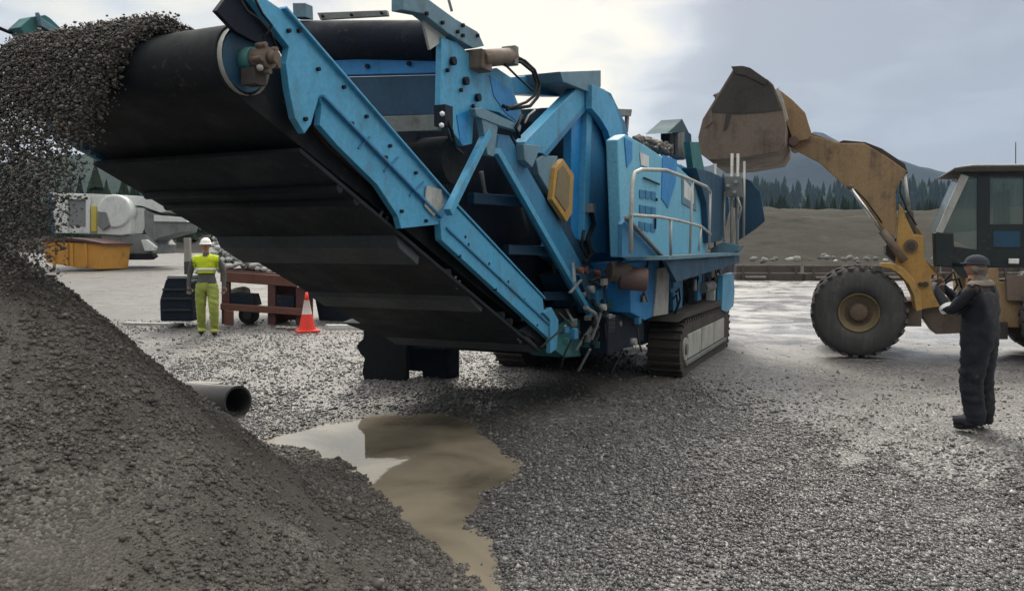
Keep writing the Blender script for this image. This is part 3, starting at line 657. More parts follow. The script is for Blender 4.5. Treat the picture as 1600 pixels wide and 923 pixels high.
# top beam, diagonal brace, portal frame
m = MB(); m.mat('blue_mid').prism(PX(.60, (780, 122), (830, 118), (830, 116), (905, 112), (905, 150), (870, 150), (800, 146)), (-.18, 0, 0)); m.mat('blue_grey').prism(PX(.98, (875, 112), (939, 110), (939, 136), (926, 146), (880, 128)), (-.5, 0, 0)); m.build('top_beam', None, cr_, .01)
m = MB(); m.mat('blue_light').prism(PX(.93, (905, 134), (925, 130), (928, 148), (848, 240), (822, 236), (820, 222)), (-.12, 0, 0)); m.mat('blue_mid').prism(PX(.935, (928, 148), (930, 156), (854, 246), (848, 240)), (-.10, 0, 0)); m.build('diagonal_brace', None, cr_, .008)
m = MB(); m.mat('blue_bright').prism(PX(.86, (893, 185), (917, 165), (917, 375), (893, 372)), (-.1, 0, 0)); m.mat('blue_light').prism(PX(.93, (918, 162), (926, 164), (919, 375), (912, 375)), (-.12, 0, 0)); m.build('portal_post', None, cr_, .006)
m = MB(); m.mat('blue_mid').prism(PX(.90, (926, 172), (945, 200), (955, 225), (958, 395), (930, 395), (918, 375)), (-.04, 0, 0)); m.build('portal_panel', None, cr_)
m = MB(); rim_o = [(925, 132), (945, 140), (960, 160), (972, 195), (975, 225), (977, 400)]; rim_i = [(962, 400), (958, 232), (950, 205), (938, 185), (925, 170), (925, 150)]
m.mat('blue_light').prism(PX(1.02, *rim_o, *rim_i), (-.08, 0, 0)); m.mat('blue_mid').prism(PX(1.0, (936, 136), (955, 146), (976, 190), (982, 212), (972, 228), (966, 190), (950, 160)), (-.3, 0, 0)); m.build('portal_arch', None, cr_, .006)
m = MB(); m.mat('blue_grey').prism(PX(.45, (815, 170), (900, 165), (905, 260), (905, 330), (820, 330)), (-.5, 0, 0)); m.build('fuel_tank', None, cr_, .02)
m = MB(); m.mat('blue_mid').prism(PX(.80, (900, 300), (975, 300), (975, 410), (905, 420), (880, 400)), (-.3, 0, 0)); m.build('lower_panel', None, cr_)
m = MB(); m.mat('rubber').tube(PX(.95, (922, 325), (928, 350), (918, 372), (924, 398), (912, 410)), .03).tube(PX(.96, (912, 360), (908, 385), (918, 402)), .02).mat('steel_grey').box(PX(.97, (922, 325))[0], (.1, .1, .1)); m.build('hydraulic_hose', None, cr_)
# ochre guard and its grey box
m = MB(); m.mat('blue_grey').prism(PX(.93, (838, 250), (848, 243), (872, 244), (868, 262), (862, 306), (842, 272)), (-.25, 0, 0)); m.build('guard_box', None, cr_, .01)
m = MB(); m.mat('ochre').prism(PX(.98, (868, 262), (880, 248), (897, 273), (894, 334), (886, 347), (863, 312)), (-.06, 0, 0)); og = m.build('yellow_guard', None, cr_, .008)
MB().prism(PX(.99, (873, 266), (880, 258), (891, 276), (889, 322), (884, 330), (868, 306)), (-.01, 0, 0)).build('guard_mesh', 'hub_ring', og)
# small hydraulics beside the strut
m = MB(); m.mat('navy').box(PX(.90, (693, 182))[0], (.1, .12, .16)); m.mat('helmet_white').ball(PX(.96, (691, 178))[0], .022, 1).ball(PX(.96, (690, 196))[0], .022, 1); m.mat('rubber').tube(PX(.95, (700, 190), (706, 205), (712, 232), (722, 240)), .015).tube(PX(.95, (698, 200), (702, 216), (706, 220)), .012); m.build('valve_block', None, cr_)
m = MB(); m.mat('blue_grey').prism(PX(.96, (742, 170), (752, 168), (800, 190), (815, 196), (813, 206), (780, 196), (745, 182)), (-.06, 0, 0)).prism(PX(.98, (818, 225), (846, 228), (832, 262), (820, 250)), (-.08, 0, 0)); m.build('hinge_bracket', None, cr_, .005)
# power unit housing with vents
bod = PX(1.35, (965, 218), (978, 210), (1010, 228), (1042, 250), (1062, 262), (1092, 290), (1104, 318), (1104, 400), (972, 402))
m = MB(); m.mat('blue_pale').prism(bod, (-.14, 0, 0)); m.mat('blue_mid').box((.75, .7, 2.45), (.95, 3.2, 1.4)); pu = m.build('engine_housing', None, cr_, .015)
m = MB(); m.mat('blue_bright').prism(PX(1.362, (976, 215), (988, 222), (988, 250), (980, 262)), (-.01, 0, 0)).prism(PX(1.362, (1036, 242), (1058, 250), (1056, 285), (1044, 325), (1034, 310)), (-.01, 0, 0)); m.build('painted_stripe', None, pu)
MB().prism(PX(1.362, (1000, 238), (1014, 244), (1014, 262), (1002, 258)), (-.01, 0, 0)).build('pale_decal', 'white_paint', pu)
for (x0, y0, n_) in ((1000, 296, 3), (1000, 320, 3), (999, 346, 3)):
    for j in range(n_):
        MB().prism(PX(1.363, (x0+j*9, y0+j*1.5), (x0+7+j*9, y0+1.5+j*1.5), (x0+7+j*9, y0+14+j*1.5), (x0+j*9, y0+13+j*1.5)), (-.012, 0, 0)).build('vent', 'blue_mid', pu)
m = MB(); m.mat('navy').tube(PX(1.37, (1006, 278), (1014, 281), (1030, 288)), .012).box(PX(1.37, (1026, 312))[0], (.02, .05, .04)); m.box(PX(1.37, (1024, 348))[0], (.02, .04, .16)); m.build('door_latch', None, pu)
m = MB(); m.mat('steel_grey').prism(PX(1.363, (1066, 272), (1088, 296), (1088, 330), (1066, 318)), (-.012, 0, 0)); m.build('side_door', 'blue_grey', pu, .004)
m = MB(); m.mat('white_paint').prism(PX(1.364, (1069, 280), (1084, 298), (1084, 318), (1069, 308)), (-.01, 0, 0)); m.build('pale_decal', None, pu)
# hopper with side walls, chute end and posts
m = MB(); m.mat('blue_mid').prism([Vector((-1.3, 2.2, 2.4)), Vector((1.1, 2.2, 2.4)), Vector((1.28, 2.0, 3.15)), Vector((-1.5, 2.0, 3.15))], (0, .05, 0))
for s_ in (1, -1): m.prism([Vector((1.1*s_, 2.2, 2.4)), Vector((1.3*s_, 2.1, 3.12)), Vector((1.35*s_, 5.6, 3.1)), Vector((1.1*s_, 5.6, 2.4))], (.05*s_, 0, 0))
m.prism([Vector((-1.1, 2.2, 2.4)), Vector((1.1, 2.2, 2.4)), Vector((1.1, 5.6, 2.4)), Vector((-1.1, 5.6, 2.4))], (0, 0, -.08)); m.build('hopper', None, cr_)
hl = [(1160, 278), (1172, 282), (1188, 300), (1195, 345), (1180, 358), (1150, 378), (1148, 300)]
m = MB(); m.mat('blue_deep').prism(PY(4.4, *hl), (0, .06, 0)); m.build('hopper_wing', None, cr_, .01)
m = MB(); m.mat('blue_deep').prism(PX(1.45, (1088, 262), (1110, 268), (1135, 280), (1140, 330), (1128, 376), (1108, 380), (1104, 318)), (-.5, 0, 0)); m.build('feeder_side', None, cr_, .01)
m = MB(); m.mat('teal').prism(PX(1.3, (1078, 222), (1092, 222), (1100, 262), (1112, 300), (1100, 300), (1084, 270)), (-.1, 0, 0)); m.build('hopper_corner', None, cr_)
# exhaust with little roof
m = MB(); m.mat('navy').prism(PX(1.0, (1047, 208), (1060, 208), (1060, 240), (1047, 240)), (-.15, 0, 0)); m.mat('steel_grey').prism(PX(1.05, (1060, 208), (1070, 206), (1070, 250), (1060, 244)), (-.1, 0, 0)); m.mat('blue_deep').prism(PX(.95, (1068, 200), (1080, 210), (1082, 245), (1068, 250)), (-.2, 0, 0))
m.mat('cowl_blue'); a, b, c_ = PX(1.05, (1043, 208), (1076, 206), (1066, 186)); m.prism([a, b, c_], (-.35, 0, 0)); m.build('exhaust_cowl', None, cr_, .005)
m = MB(); m.mat('steel_grey').prism(PX(.9, (964, 170), (988, 171), (986, 182), (966, 180)), (-.15, 0, 0)); p, q = PX(.88, (980, 180), (978, 206)); m.bar(p, q, .05, .05); m.build('beacon_bracket', None, cr_, .004)
# stone in the hopper
pp = []; ss = []
for i in range(700):
    t = rng.random(); y = 2.1+t*3.3; x = rng.uniform(-1.3, 1.3); z = 2.95+.45*math.sin(PI*t)*(1-abs(x)/1.6)+rng.normal()*.04; pp.append((x, y, z)); ss.append(rng.uniform(.05, .15))
rk = rocks('hopper_stone', np.array(pp), np.array(ss), 'pile_stone', .9, False, cr_); put(rk, kind='stuff')
pp = []; ss = []
for i in range(260):
    px = rng.uniform(990, 1050); py = 214+(px-990)*.25+rng.uniform(0, 14); p = RX(px, py, rng.uniform(.6, 1.2)); pp.append(p[:]); ss.append(rng.uniform(.03, .08))
rk = rocks('feed_stone', np.array(pp), np.array(ss), 'pile_stone', .9, False, cr_); put(rk, kind='stuff')
# walkway, handrails, posts
m = MB(); m.mat('blue_grey').prism([Vector((x, y, 1.74)) for x, y in ((1.36, -2.3), (1.75, -1.9), (1.75, 3.9), (1.36, 3.9))], (0, 0, .05)); m.mat('blue_deep').prism([Vector((1.70, y, z)) for y, z in ((-1.8, 1.735), (3.9, 1.735), (3.9, 1.60), (-1.2, 1.45))], (-.05, 0, 0)); m.build('walkway', None, cr_, .004)
def rl(*pts): return [RX(a, b, 1.72) for a, b in pts]
m = MB(); m.mat('steel_pale'); m.tube(rl((986, 395), (986, 345), (988, 285), (992, 270), (1003, 265), (1040, 266), (1075, 279), (1104, 292), (1110, 300)), .022)
m.tube(rl((984, 336), (1030, 339), (1062, 345), (1096, 354), (1110, 366)), .018)
for a, b in (((1082, 283), (1078, 396)), ((1048, 342), (1048, 400)), ((1110, 300), (1108, 390)), ((1095, 355), (1092, 392))): p, q = rl(a, b); m.cyl(p, q, .018, n=8)
m.build('handrail', None, cr_)
m = MB(); m.mat('blue_mid').prism(PX(1.55, (972, 350), (980, 338), (1035, 398), (1030, 402), (972, 402)), (-.05, 0, 0)); m.mat('steel_grey').bar(*PX(1.60, (978, 340), (1034, 400)), .05, .03); m.build('step_gusset', None, cr_, .004)
m = MB(); m.mat('steel_pale')
for px, y0, y1, r in ((1144, 240, 395, .028), (1153, 240, 400, .028), (1163, 252, 370, .022), (1118, 256, 385, .02), (1132, 300, 390, .018)): p, q = PY(3.6, (px, y0), (px-1, y1)); m.cyl(p, q, r, n=10)
m.mat('steel_grey').prism(PY(3.5, (1132, 276), (1158, 276), (1160, 308), (1134, 308)), (0, .08, 0)); m.mat('steel_pale')
for a in ((1138, 290), (1150, 284), (1148, 300)): c0 = RY(*a, 3.48); m.cyl(c0, c0-Vector((0, .05, 0)), .03, n=8)
m.tube(PY(3.55, (1108, 310), (1112, 340), (1104, 350), (1108, 380)), .014).tube(PY(3.55, (1100, 320), (1095, 350), (1100, 384)), .014).tube(PY(3.5, (1152, 308), (1158, 325), (1154, 342)), .02)
m.build('control_posts', None, cr_)
m = MB(); m.mat('blue_grey').prism(PY(3.3, (1110, 388), (1130, 378), (1157, 384), (1150, 392), (1140, 398), (1110, 396)), (0, .5, 0)); m.build('rear_step', None, cr_, .004)
# lockers and pipework below the walkway
m = MB(); m.mat('blue_bright').prism(PX(1.30, (984, 410), (1030, 404), (1026, 492), (1008, 500), (986, 488)), (-.6, 0, 0)); m.build('locker', None, cr_, .01)
m = MB(); m.mat('steel_pale').prism(PX(1.33, (1028, 420), (1046, 416), (1044, 490), (1022, 494)), (-.03, 0, 0)); m.build('pale_plate', None, cr_, .004)
m = MB(); m.mat('navy').prism(PX(1.10, (1030, 404), (1150, 396), (1140, 482), (1050, 500), (1030, 498)), (-.5, 0, 0)); m.build('pump_bay', None, cr_)
m = MB(); m.mat('blue_mid').prism(PX(1.30, (1052, 408), (1068, 406), (1066, 480), (1052, 486)), (-.06, 0, 0)).prism(PX(1.30, (1092, 404), (1098, 403), (1096, 468), (1090, 470)), (-.06, 0, 0)); m.mat('steel_grey').cyl(*PX(1.34, (1098, 450), (1112, 446)), .09, n=14).box(PX(1.3, (1108, 420))[0], (.15, .3, .3)); m.mat('steel_pale').tube(PX(1.35, (1100, 410), (1108, 408), (1124, 412), (1126, 440)), .02).mat('white_paint').box(PX(1.3, (1112, 460))[0], (.15, .25, .2)); m.build('pipework', None, cr_, .004)
m = MB(); m.mat('blue_light').prism(PX(1.5, (1130, 430), (1146, 426), (1148, 455), (1146, 478), (1136, 488), (1128, 484)), (-.1, 0, 0)); m.build('rear_leg_cover', None, cr_, .008)
# machinery between the tail and the tracks
m = MB(); m.mat('motor_red'); p, q = PX(1.05, (972, 434), (1000, 440)); p = RX(968, 434, 1.22); m.cyl(p, p+Vector((.30, .12, -.02)), .14, n=20); m.mat('mud_steel').cyl(p+Vector((-.1, -.1, .08)), p+Vector((.10, .06, .05)), .12, n=14); m.build('electric_motor', None, cr_, .01)
m = MB(); m.mat('steel_pale').prism(PX(1.12, (966, 484), (994, 482), (998, 500), (996, 540), (986, 534), (972, 520)), (-.03, 0, 0)); m.build('bent_guard', None, cr_)
m = MB(); m.mat('blue_mid').prism(PX(1.0, (930, 455), (966, 445), (1000, 452), (996, 480), (960, 480), (935, 490)), (-.6, 0, 0)); m.mat('blue_deep').prism(PX(.95, (905, 430), (935, 420), (985, 415), (985, 440), (935, 450), (920, 470)), (-.5, 0, 0)); m.mat('teal').prism(PX(1.05, (936, 534), (960, 528), (990, 530), (990, 542), (938, 548)), (-.3, 0, 0))
m.mat('steel_grey').box(PX(1.05, (944, 505))[0], (.2, .25, .2)).mat('steel_pale').box(PX(1.1, (950, 498))[0], (.08, .1, .12)).box(PX(1.1, (944, 440))[0], (.06, .12, .08)); m.build('drive_frame', None, cr_, .006)
m = MB(); m.mat('rubber').tube(PX(1.08, (925, 470), (935, 485), (926, 505), (934, 522), (925, 540)), .03).tube(PX(1.1, (940, 470), (950, 485), (940, 495)), .02).tube(PX(1.1, (960, 440), (940, 432), (922, 440)), .02); m.mat('steel_grey').tube(PX(1.1, (914, 480), (930, 490), (933, 512)), .025); m.build('hydraulic_hose', None, cr_)
for i in range(64):
    px = rng.uniform(880, 1004); py = rng.uniform(420, 548); a = RX(px, py, rng.uniform(.85, 1.12) if px < 984 else 1.32); dd = Vector((rng.normal()*.06, rng.normal()*.16, rng.normal()*.14))
    m = MB(); t_ = i % 4
    if t_ == 0: m.tube([a, a+dd*.5+Vector((.03, 0, .03)), a+dd, a+dd*1.5-Vector((0, 0, .04))], .012); m.build('hose', 'rubber', cr_)
    elif t_ == 1: m.box(a, (.06, rng.uniform(.06, .16), rng.uniform(.05, .12)), rng.uniform(-.3, .3)); m.build('bracket', ['steel_grey', 'teal', 'blue_mid'][i % 3], cr_, .004)
    elif t_ == 2: m.cyl(a, a+Vector((.07, 0, 0)), rng.uniform(.02, .045), n=10); m.build('fitting', ['steel_pale', 'steel_grey', 'rust'][i % 3], cr_)
    else: m.bar(a, a+dd*1.6, .03, .012); m.build('strap', ['blue_deep', 'steel_grey'][i % 2], cr_)
for i in range(36):
    px = rng.uniform(1046, 1128); py = rng.uniform(404, 478); a = RX(px, py, rng.uniform(1.15, 1.35)); m = MB(); t_ = i % 3
    if t_ == 0: m.tube([a, a+Vector((.02, .1, .05)), a+Vector((.03, .15, -.1)), a+Vector((0, .1, -.25))], .014); m.build('hose', 'rubber', cr_)
    elif t_ == 1: m.box(a, (.08, rng.uniform(.08, .25), rng.uniform(.05, .2))); m.build('bracket', ['steel_grey', 'blue_mid', 'blue_deep'][i % 3], cr_, .004)
    else: m.cyl(a, a+Vector((0, .0, .18)), rng.uniform(.02, .05), n=10); m.build('fitting', ['steel_pale', 'steel_grey', 'rust'][(i//3) % 3], cr_)
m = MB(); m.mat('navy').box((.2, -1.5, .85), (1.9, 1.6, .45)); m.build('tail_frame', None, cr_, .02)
# ---------------------------------------------------------------- stone on the belt and falling from its head
def cworld(v): return Vector((OX+v.x*math.cos(TH)+v.y*math.sin(TH), OY-v.x*math.sin(TH)+v.y*math.cos(TH), v.z))
pp, ss = [], []
vb = -cdir*1.15
for i in range(120000):
    lane = rng.random(); x = -1.02+1.35*rng.random(); edge = 1-abs((x+.35)/.72)**2
    hb = .01+.15*max(0, edge)*rng.random()**.6
    if lane < .30:
        s = rng.uniform(-.1, 2.6); p = CV(x, s, BR+hb)
    else:
        t = rng.random()**1.3*.95; x = -1.05+1.30*rng.random()**1.25*(1-.62*t); p = CV(x, -.05-rng.random()*.10, BR-.05+hb*.9); vel = vb*rng.uniform(.72, 1.12)
        p = p+vel*t+Vector((rng.normal()*.05*t, rng.normal()*.05*t, -4.9*t*t)); 
        if rng.random() < t*.45: continue
    wv = cworld(p)
    if wv.z < pile_z(wv.x, wv.y)-.02: continue
    pp.append(wv[:]); ss.append(rng.choice([.005, .009, .015], p=[.55, .34, .11])*rng.uniform(.8, 1.2))
put(rocks('falling_stone', np.array(pp), np.array(ss), 'pile_stone', .9), kind='stuff')
m = MB()   # the bed of stone riding on the belt
b0 = []
for i in range(40):
    row = []
    for j in range(17):
        x = -1.02+1.38*j/16; s = -.16+2.9*i/39; e_ = max(0, 1-abs((x+.33)/.69)**2.2); h = BR+.01+.12*e_*(1+.25*noise.noise(Vector((x*4, s*4, 0))))
        if s < .1: h = h*(.55+.45*sstep(-.16, .1, s))
        row.append(m.b.verts.new(cworld(CV(x, s, h))))
    b0.append(row)
for a, b in zip(b0, b0[1:]):
    for j in range(16): m.b.faces.new((a[j], a[j+1], b[j+1], b[j])).smooth = True
put(m.build('stone_bed', 'pile_fines'), kind='stuff')
# ---------------------------------------------------------------- wheel loader
LY = 14.6
wc = W(1342, 489, LY); RW = .84; LA = R(21); LP = Vector((wc.x, LY, 0))
lo = thing('wheel_loader', (wc.x, LY, -.16), 'yellow wheel loader with its muddy bucket raised over the crusher hopper', 'wheel loader', -LA)
def _rot(v): return Vector((v.x*math.cos(LA)-v.y*math.sin(LA), v.x*math.sin(LA)+v.y*math.cos(LA), v.z))
LC = _rot(Vector((0, 0, CAMZ))-LP)+LP
def LW(px, py, Y): d = _rot(ray(px, py)); return LC+d*((Y-LC.y)/d.y)
def WP(Y, *pts): return [LW(a, b, Y) for a, b in pts]
def lplate(name, mat, Y, t, pts, bev=.01, par=None):
    m = MB(); m.prism(WP(Y, *pts), (0, t, 0)); return m.build(name, mat, par or lo, bev)
def wheel(cx, cz, y0, wd, r):
    M_ = Matrix.Translation((cx, y0, cz)); m = MB()
    m.lathe([(.10, r*.42), (.03, r*.47), (0, r*.60), (.02, r*.82), (.07, r*.93), (.12, r*.965), (wd-.12, r*.965), (wd-.07, r*.93), (wd-.02, r*.82), (wd, r*.6), (wd-.03, r*.47), (wd-.1, r*.42)], M_, 48)
    n_ = 26
    for i in range(n_):
        for s_ in (0, 1):
            a = 2*PI*(i+.5*s_)/n_; rm = M_ @ Matrix.Rotation(-a, 4, 'Y') @ Matrix.Translation((r*.957, .04+wd*.27 if s_ == 0 else wd*.73-.04, 0)) @ Matrix.Rotation(R(24 if s_ else -24), 4, 'X')
            m.box(None, (r*.06, wd*.54, r*.11), M=rm)
    t = m.build('tyre', 'tyre', wr_ := None) if False else m.build('tyre', 'tyre', lo)
    m = MB(); m.mat('hub_ring').lathe([(.10, r*.425), (.06, r*.43), (.05, r*.41), (.10, r*.38), (.16, r*.36), (.18, r*.30)], M_, 36); m.mat('hub_brown').lathe([(.18, r*.31), (.19, r*.20), (.12, r*.19), (.10, r*.15), (.10, .001)], M_, 30)
    for i in range(12):
        a = 2*PI*i/12; m.mat('hub_brown').cyl(M_ @ Vector((r*.25*math.cos(a), .19, r*.25*math.sin(a))), M_ @ Vector((r*.25*math.cos(a), .15, r*.25*math.sin(a))), .018, n=6)
    m.mat('hub_brown').lathe([(.2, r*.40), (wd-.1, r*.40), (wd-.1, .001)], M_, 30)
    m.build('rim', None, t)
for (x_, y_) in ((wc.x, LY), (wc.x, LY+1.95), (wc.x+3.45, LY), (wc.x+3.45, LY+1.95)): wheel(x_, wc.z, y_, .62, RW)
# fender
fo = [(1378, 411), (1395, 411), (1412, 419), (1428, 436), (1438, 458), (1441, 484)]; fi = [(1432, 486), (1428, 462), (1420, 444), (1406, 429), (1392, 420), (1378, 417)]
m = MB(); m.mat('yellow').prism(WP(LY-.02, *fo, *fi), (0, .68, 0)); m.build('fender', None, lo, .008)
lplate('front_frame', 'yellow', LY+.70, .12, [(1405, 318), (1418, 345), (1428, 366), (1443, 368), (1444, 404), (1460, 425), (1476, 436), (1474, 478), (1434, 484), (1432, 450), (1415, 425), (1400, 412), (1402, 360)])
m = MB(); m.mat('hub_brown'); c0 = LW(1423, 384, LY+.70); m.cyl(c0, c0-Vector((0, .05, 0)), .12, n=18).mat('mud_dark').cyl(c0, c0-Vector((0, .08, 0)), .07, n=14); c0 = LW(1438, 444, LY+.7); m.cyl(c0, c0-Vector((0, .05, 0)), .04, n=10); c0 = LW(1446, 444, LY+.7); m.cyl(c0, c0-Vector((0, .05, 0)), .05, n=10); m.build('pivot_pin', None, lo)
lplate('front_frame', 'yellow', LY+1.6, .12, [(1405, 318), (1443, 368), (1444, 404), (1476, 436), (1474, 478), (1434, 484), (1400, 412)])
m = MB(); m.mat('mud_steel').prism(WP(LY+.85, (1432, 480), (1480, 474), (1506, 455), (1512, 520), (1462, 522)), (0, .9, 0)).prism(WP(LY+.6, (1380, 470), (1440, 470), (1440, 510), (1380, 510)), (0, 1.6, 0)); m.build('articulation_frame', None, lo, .01)
# lift arms
arm = [(1222, 176), (1245, 196), (1262, 210), (1314, 224), (1350, 224), (1384, 244), (1418, 268), (1408, 282), (1399, 300), (1402, 345), (1398, 372), (1380, 358), (1350, 317), (1314, 285), (1280, 254), (1245, 236), (1222, 222)]
for yo in (.75, 1.75): lplate('lift_arm', 'boom_yellow_shaded', LY+yo, .09, arm, .01)
m = MB(); p = LW(1365, 262, LY+.8); m.cyl(p, p+Vector((0, 1.0, 0)), .13, n=16); m.build('arm_cross_tube', 'boom_yellow_shaded', lo)
lplate('bell_crank', 'mud_dark', LY+1.2, .14, [(1303, 225), (1318, 219), (1352, 222), (1378, 232), (1414, 256), (1419, 270), (1404, 280), (1372, 262), (1340, 240), (1318, 236)])
lplate('tilt_link', 'mud_steel', LY+1.2, .10, [(1225, 208), (1240, 198), (1320, 226), (1318, 238)])
m = MB(); m.mat('steel_pale'); p, q = LW(1413, 272, LY+1.25), LW(1432, 420, LY+1.25); m.cyl(p, p+(q-p)*.45, .035, n=12).mat('mud_dark').cyl(p+(q-p)*.4, q, .075, n=14); m.build('tilt_cylinder', None, lo)
for yo in (.60, 1.9):
    m = MB(); p, q = LW(1328, 292, LY+yo), LW(1378, 360, LY+yo); m.mat('chrome').cyl(p, q, .032, n=12).mat('mud_steel').cyl(q, q+(q-p)*.7, .075, n=14).ball(p, .055, 2); m.build('lift_cylinder', None, lo)
m = MB(); m.mat('rubber').tube(WP(LY+.7, (1336, 296), (1352, 312), (1368, 334), (1378, 348)), .014).tube(WP(LY+.7, (1408, 282), (1406, 300), (1418, 330), (1432, 352)), .014).tube(WP(LY+.62, (1476, 440), (1490, 425), (1496, 445), (1484, 465), (1492, 480)), .02).tube(WP(LY+.62, (1474, 455), (1486, 452), (1494, 462), (1500, 475)), .02).tube(WP(LY+.62, (1472, 446), (1484, 438), (1498, 436), (1503, 450)), .02); m.build('hydraulic_hose', None, lo)
m = MB(); m.mat('mud_dark').prism(WP(LY+.9, (1400, 372), (1412, 372), (1412, 410), (1402, 412), (1384, 396), (1384, 384)), (0, .6, 0)); m.build('frame_tower', None, lo)
# bucket: shell swept across the loader, end plates
BY0, BW = LY-.55, 3.0
bshell = [(1147, 106), (1120, 150), (1098, 186), (1091, 214), (1094, 240), (1108, 250), (1160, 247), (1216, 237), (1226, 222), (1228, 196), (1222, 165), (1208, 132), (1199, 124)]
bi = [(1196, 130), (1204, 140), (1214, 168), (1219, 196), (1217, 218), (1208, 229), (1160, 238), (1112, 241), (1102, 234), (1100, 214), (1106, 188), (1128, 152), (1150, 112)]
m = MB(); m.mat('mud_steel').prism(WP(BY0, *bshell), (0, .05, 0)); bk = m.build('bucket', None, lo, .008)
m = MB(); m.mat('mud_steel'); ob = WP(BY0+.05, *bshell[2:]); ib = WP(BY0+.05, *bi[::-1][2:][:len(bshell)-2])
for i in range(len(ob)-1):
    a, b = ob[i], ob[i+1]; n_ = Vector((-(b-a).z, 0, (b-a).x)).normalized()*.035; m.prism([a, b, b+n_, a+n_], (0, BW-.1, 0))
m.prism(WP(BY0, *bshell), (0, .05, 0)) if False else None
o = m.build('bucket_shell', None, bk)
m = MB(); far_pl = [p+Vector((0, BW-.05, 0)) for p in WP(BY0, *bshell)]; m.prism(far_pl, (0, .05, 0)); m.build('end_plate', 'mud_steel', bk)
m = MB(); m.mat('mud_dark').prism(WP(BY0-.012, (1149, 108), (1197, 125), (1206, 134), (1218, 165), (1222, 172), (1190, 176), (1150, 178), (1128, 176), (1108, 176)), (0, .01, 0)); m.build('caked_mud', None, bk)
m = MB(); m.mat('mud_dark').prism(WP(BY0-.03, (1142, 104), (1160, 103), (1172, 106), (1192, 120), (1200, 126), (1196, 134), (1164, 118), (1150, 116)), (0, BW+.06, 0)); m.build('cutting_edge', None, bk, .006)
m = MB(); m.mat('mud_dark').prism(WP(BY0-.025, (1136, 172), (1142, 178), (1136, 200), (1130, 204)), (0, .02, 0)); m.mat('mud_steel').prism(WP(BY0-.02, (1106, 176), (1112, 172), (1114, 190), (1102, 200)), (0, .02, 0)); m.build('side_cutter', None, bk)
m = MB(); m.mat('steel_pale').prism(WP(LY+.3, (1211, 140), (1216, 136), (1224, 156), (1232, 186), (1226, 192), (1216, 170)), (0, .1, 0)); m.mat('boom_yellow_shaded').prism(WP(LY+.6, (1215, 138), (1238, 156), (1258, 176), (1268, 208), (1262, 218), (1240, 222), (1228, 190)), (0, .12, 0)); m.build('bucket_hinge', None, lo, .008)
m = MB(); m.mat('motor_red').cyl(LW(1240, 220, LY+.5), LW(1240, 220, LY+.5)+Vector((0, 1.4, 0)), .09, n=14); m.build('bucket_pin', None, lo)
pp = []; ss = []
for i in range(420):
    px = rng.uniform(1120, 1206); t = (px-1100)/110; py = 116+abs(px-1168)*.5+rng.uniform(6, 40); p = LW(px, py, rng.uniform(BY0+.15, BY0+BW-.2)); pp.append(p[:]); ss.append(rng.uniform(.04, .12))
rk = rocks('bucket_load', np.array(pp)-np.array(ORIG[lo.name][:]), np.array(ss), 'pile_stone', .9, False, lo); put(rk, kind='stuff')
# cab
CY = LY+.55; CWd = 1.55
m = MB(); m.mat('mud_dark').prism(WP(CY-.08, (1484, 268), (1492, 262), (1520, 259), (1640, 258), (1640, 268), (1500, 269)), (0, CWd+.16, 0)); m.mat('steel_pale').prism(WP(CY-.06, (1500, 260.5), (1520, 257), (1636, 256), (1636, 259), (1520, 260)), (0, CWd+.12, 0)); m.build('cab_roof', None, lo, .02)
m = MB(); m.mat('cab_dark')
for Y_ in (CY, CY+CWd-.08):
    m.prism(WP(Y_, (1527, 271), (1547, 271), (1545, 412), (1527, 412)), (0, .08, 0)).prism(WP(Y_, (1600, 271), (1614, 271), (1614, 412), (1600, 412)), (0, .08, 0)).prism(WP(Y_, (1545, 350), (1600, 350), (1600, 412), (1545, 412)), (0, .06, 0)).prism(WP(Y_, (1492, 385), (1527, 390), (1527, 440), (1498, 430), (1486, 415)), (0, .08, 0)).prism(WP(Y_, (1614, 350), (1640, 350), (1640, 412), (1614, 412)), (0, .06, 0))
    m.prism(WP(Y_, (1632, 270), (1640, 270), (1640, 352), (1632, 352)), (0, .08, 0)).prism(WP(Y_, (1500, 271), (1632, 271), (1632, 276), (1502, 276)), (0, .07, 0))
m.prism(WP(CY, (1486, 410), (1640, 410), (1640, 418), (1490, 418)), (0, CWd, 0)); cb = m.build('cab_frame', None, lo, .008)
m = MB(); m.mat('steel_grey').prism(WP(CY-.01, (1552, 361), (1594, 361), (1594, 386), (1552, 386)), (0, .02, 0)); m.build('door_panel', 'blue_deep', cb)
m = MB(); m.prism(WP(CY+.03, (1512, 276), (1527, 276), (1527, 392), (1466, 366)), (0, .01, 0)).prism(WP(CY+.03, (1547, 276), (1600, 276), (1600, 350), (1547, 350)), (0, .01, 0)).prism(WP(CY+.03, (1614, 276), (1632, 276), (1632, 350), (1614, 350)), (0, .01, 0)).prism(WP(CY+CWd-.06, (1512, 276), (1632, 276), (1632, 350), (1466, 366)), (0, .01, 0)); m.build('cab_window', 'cab_glass', cb)
for Y_ in (CY-.01, CY+CWd-.07): m = MB(); m.prism(WP(Y_, (1502, 272), (1514, 276), (1473, 364), (1463, 362)), (0, .07, 0)); m.build('pale_pillar', 'steel_pale', cb)
m = MB(); m.prism(WP(CY+.07, (1504, 276), (1506, 276), (1468, 360), (1466, 360)), (0, CWd-.15, 0)); m.build('windscreen', 'cab_glass', cb)
m = MB(); m.mat('cab_dark').prism(WP(CY+.0, (1460, 363), (1490, 364), (1492, 418), (1462, 416)), (0, .35, 0)); m.build('mirror_box', None, lo, .02)
m = MB(); m.mat('helmet_white').box(LW(1584, 408, CY-.06), (.16, .04, .09)); m.build('work_light', None, lo, .01)
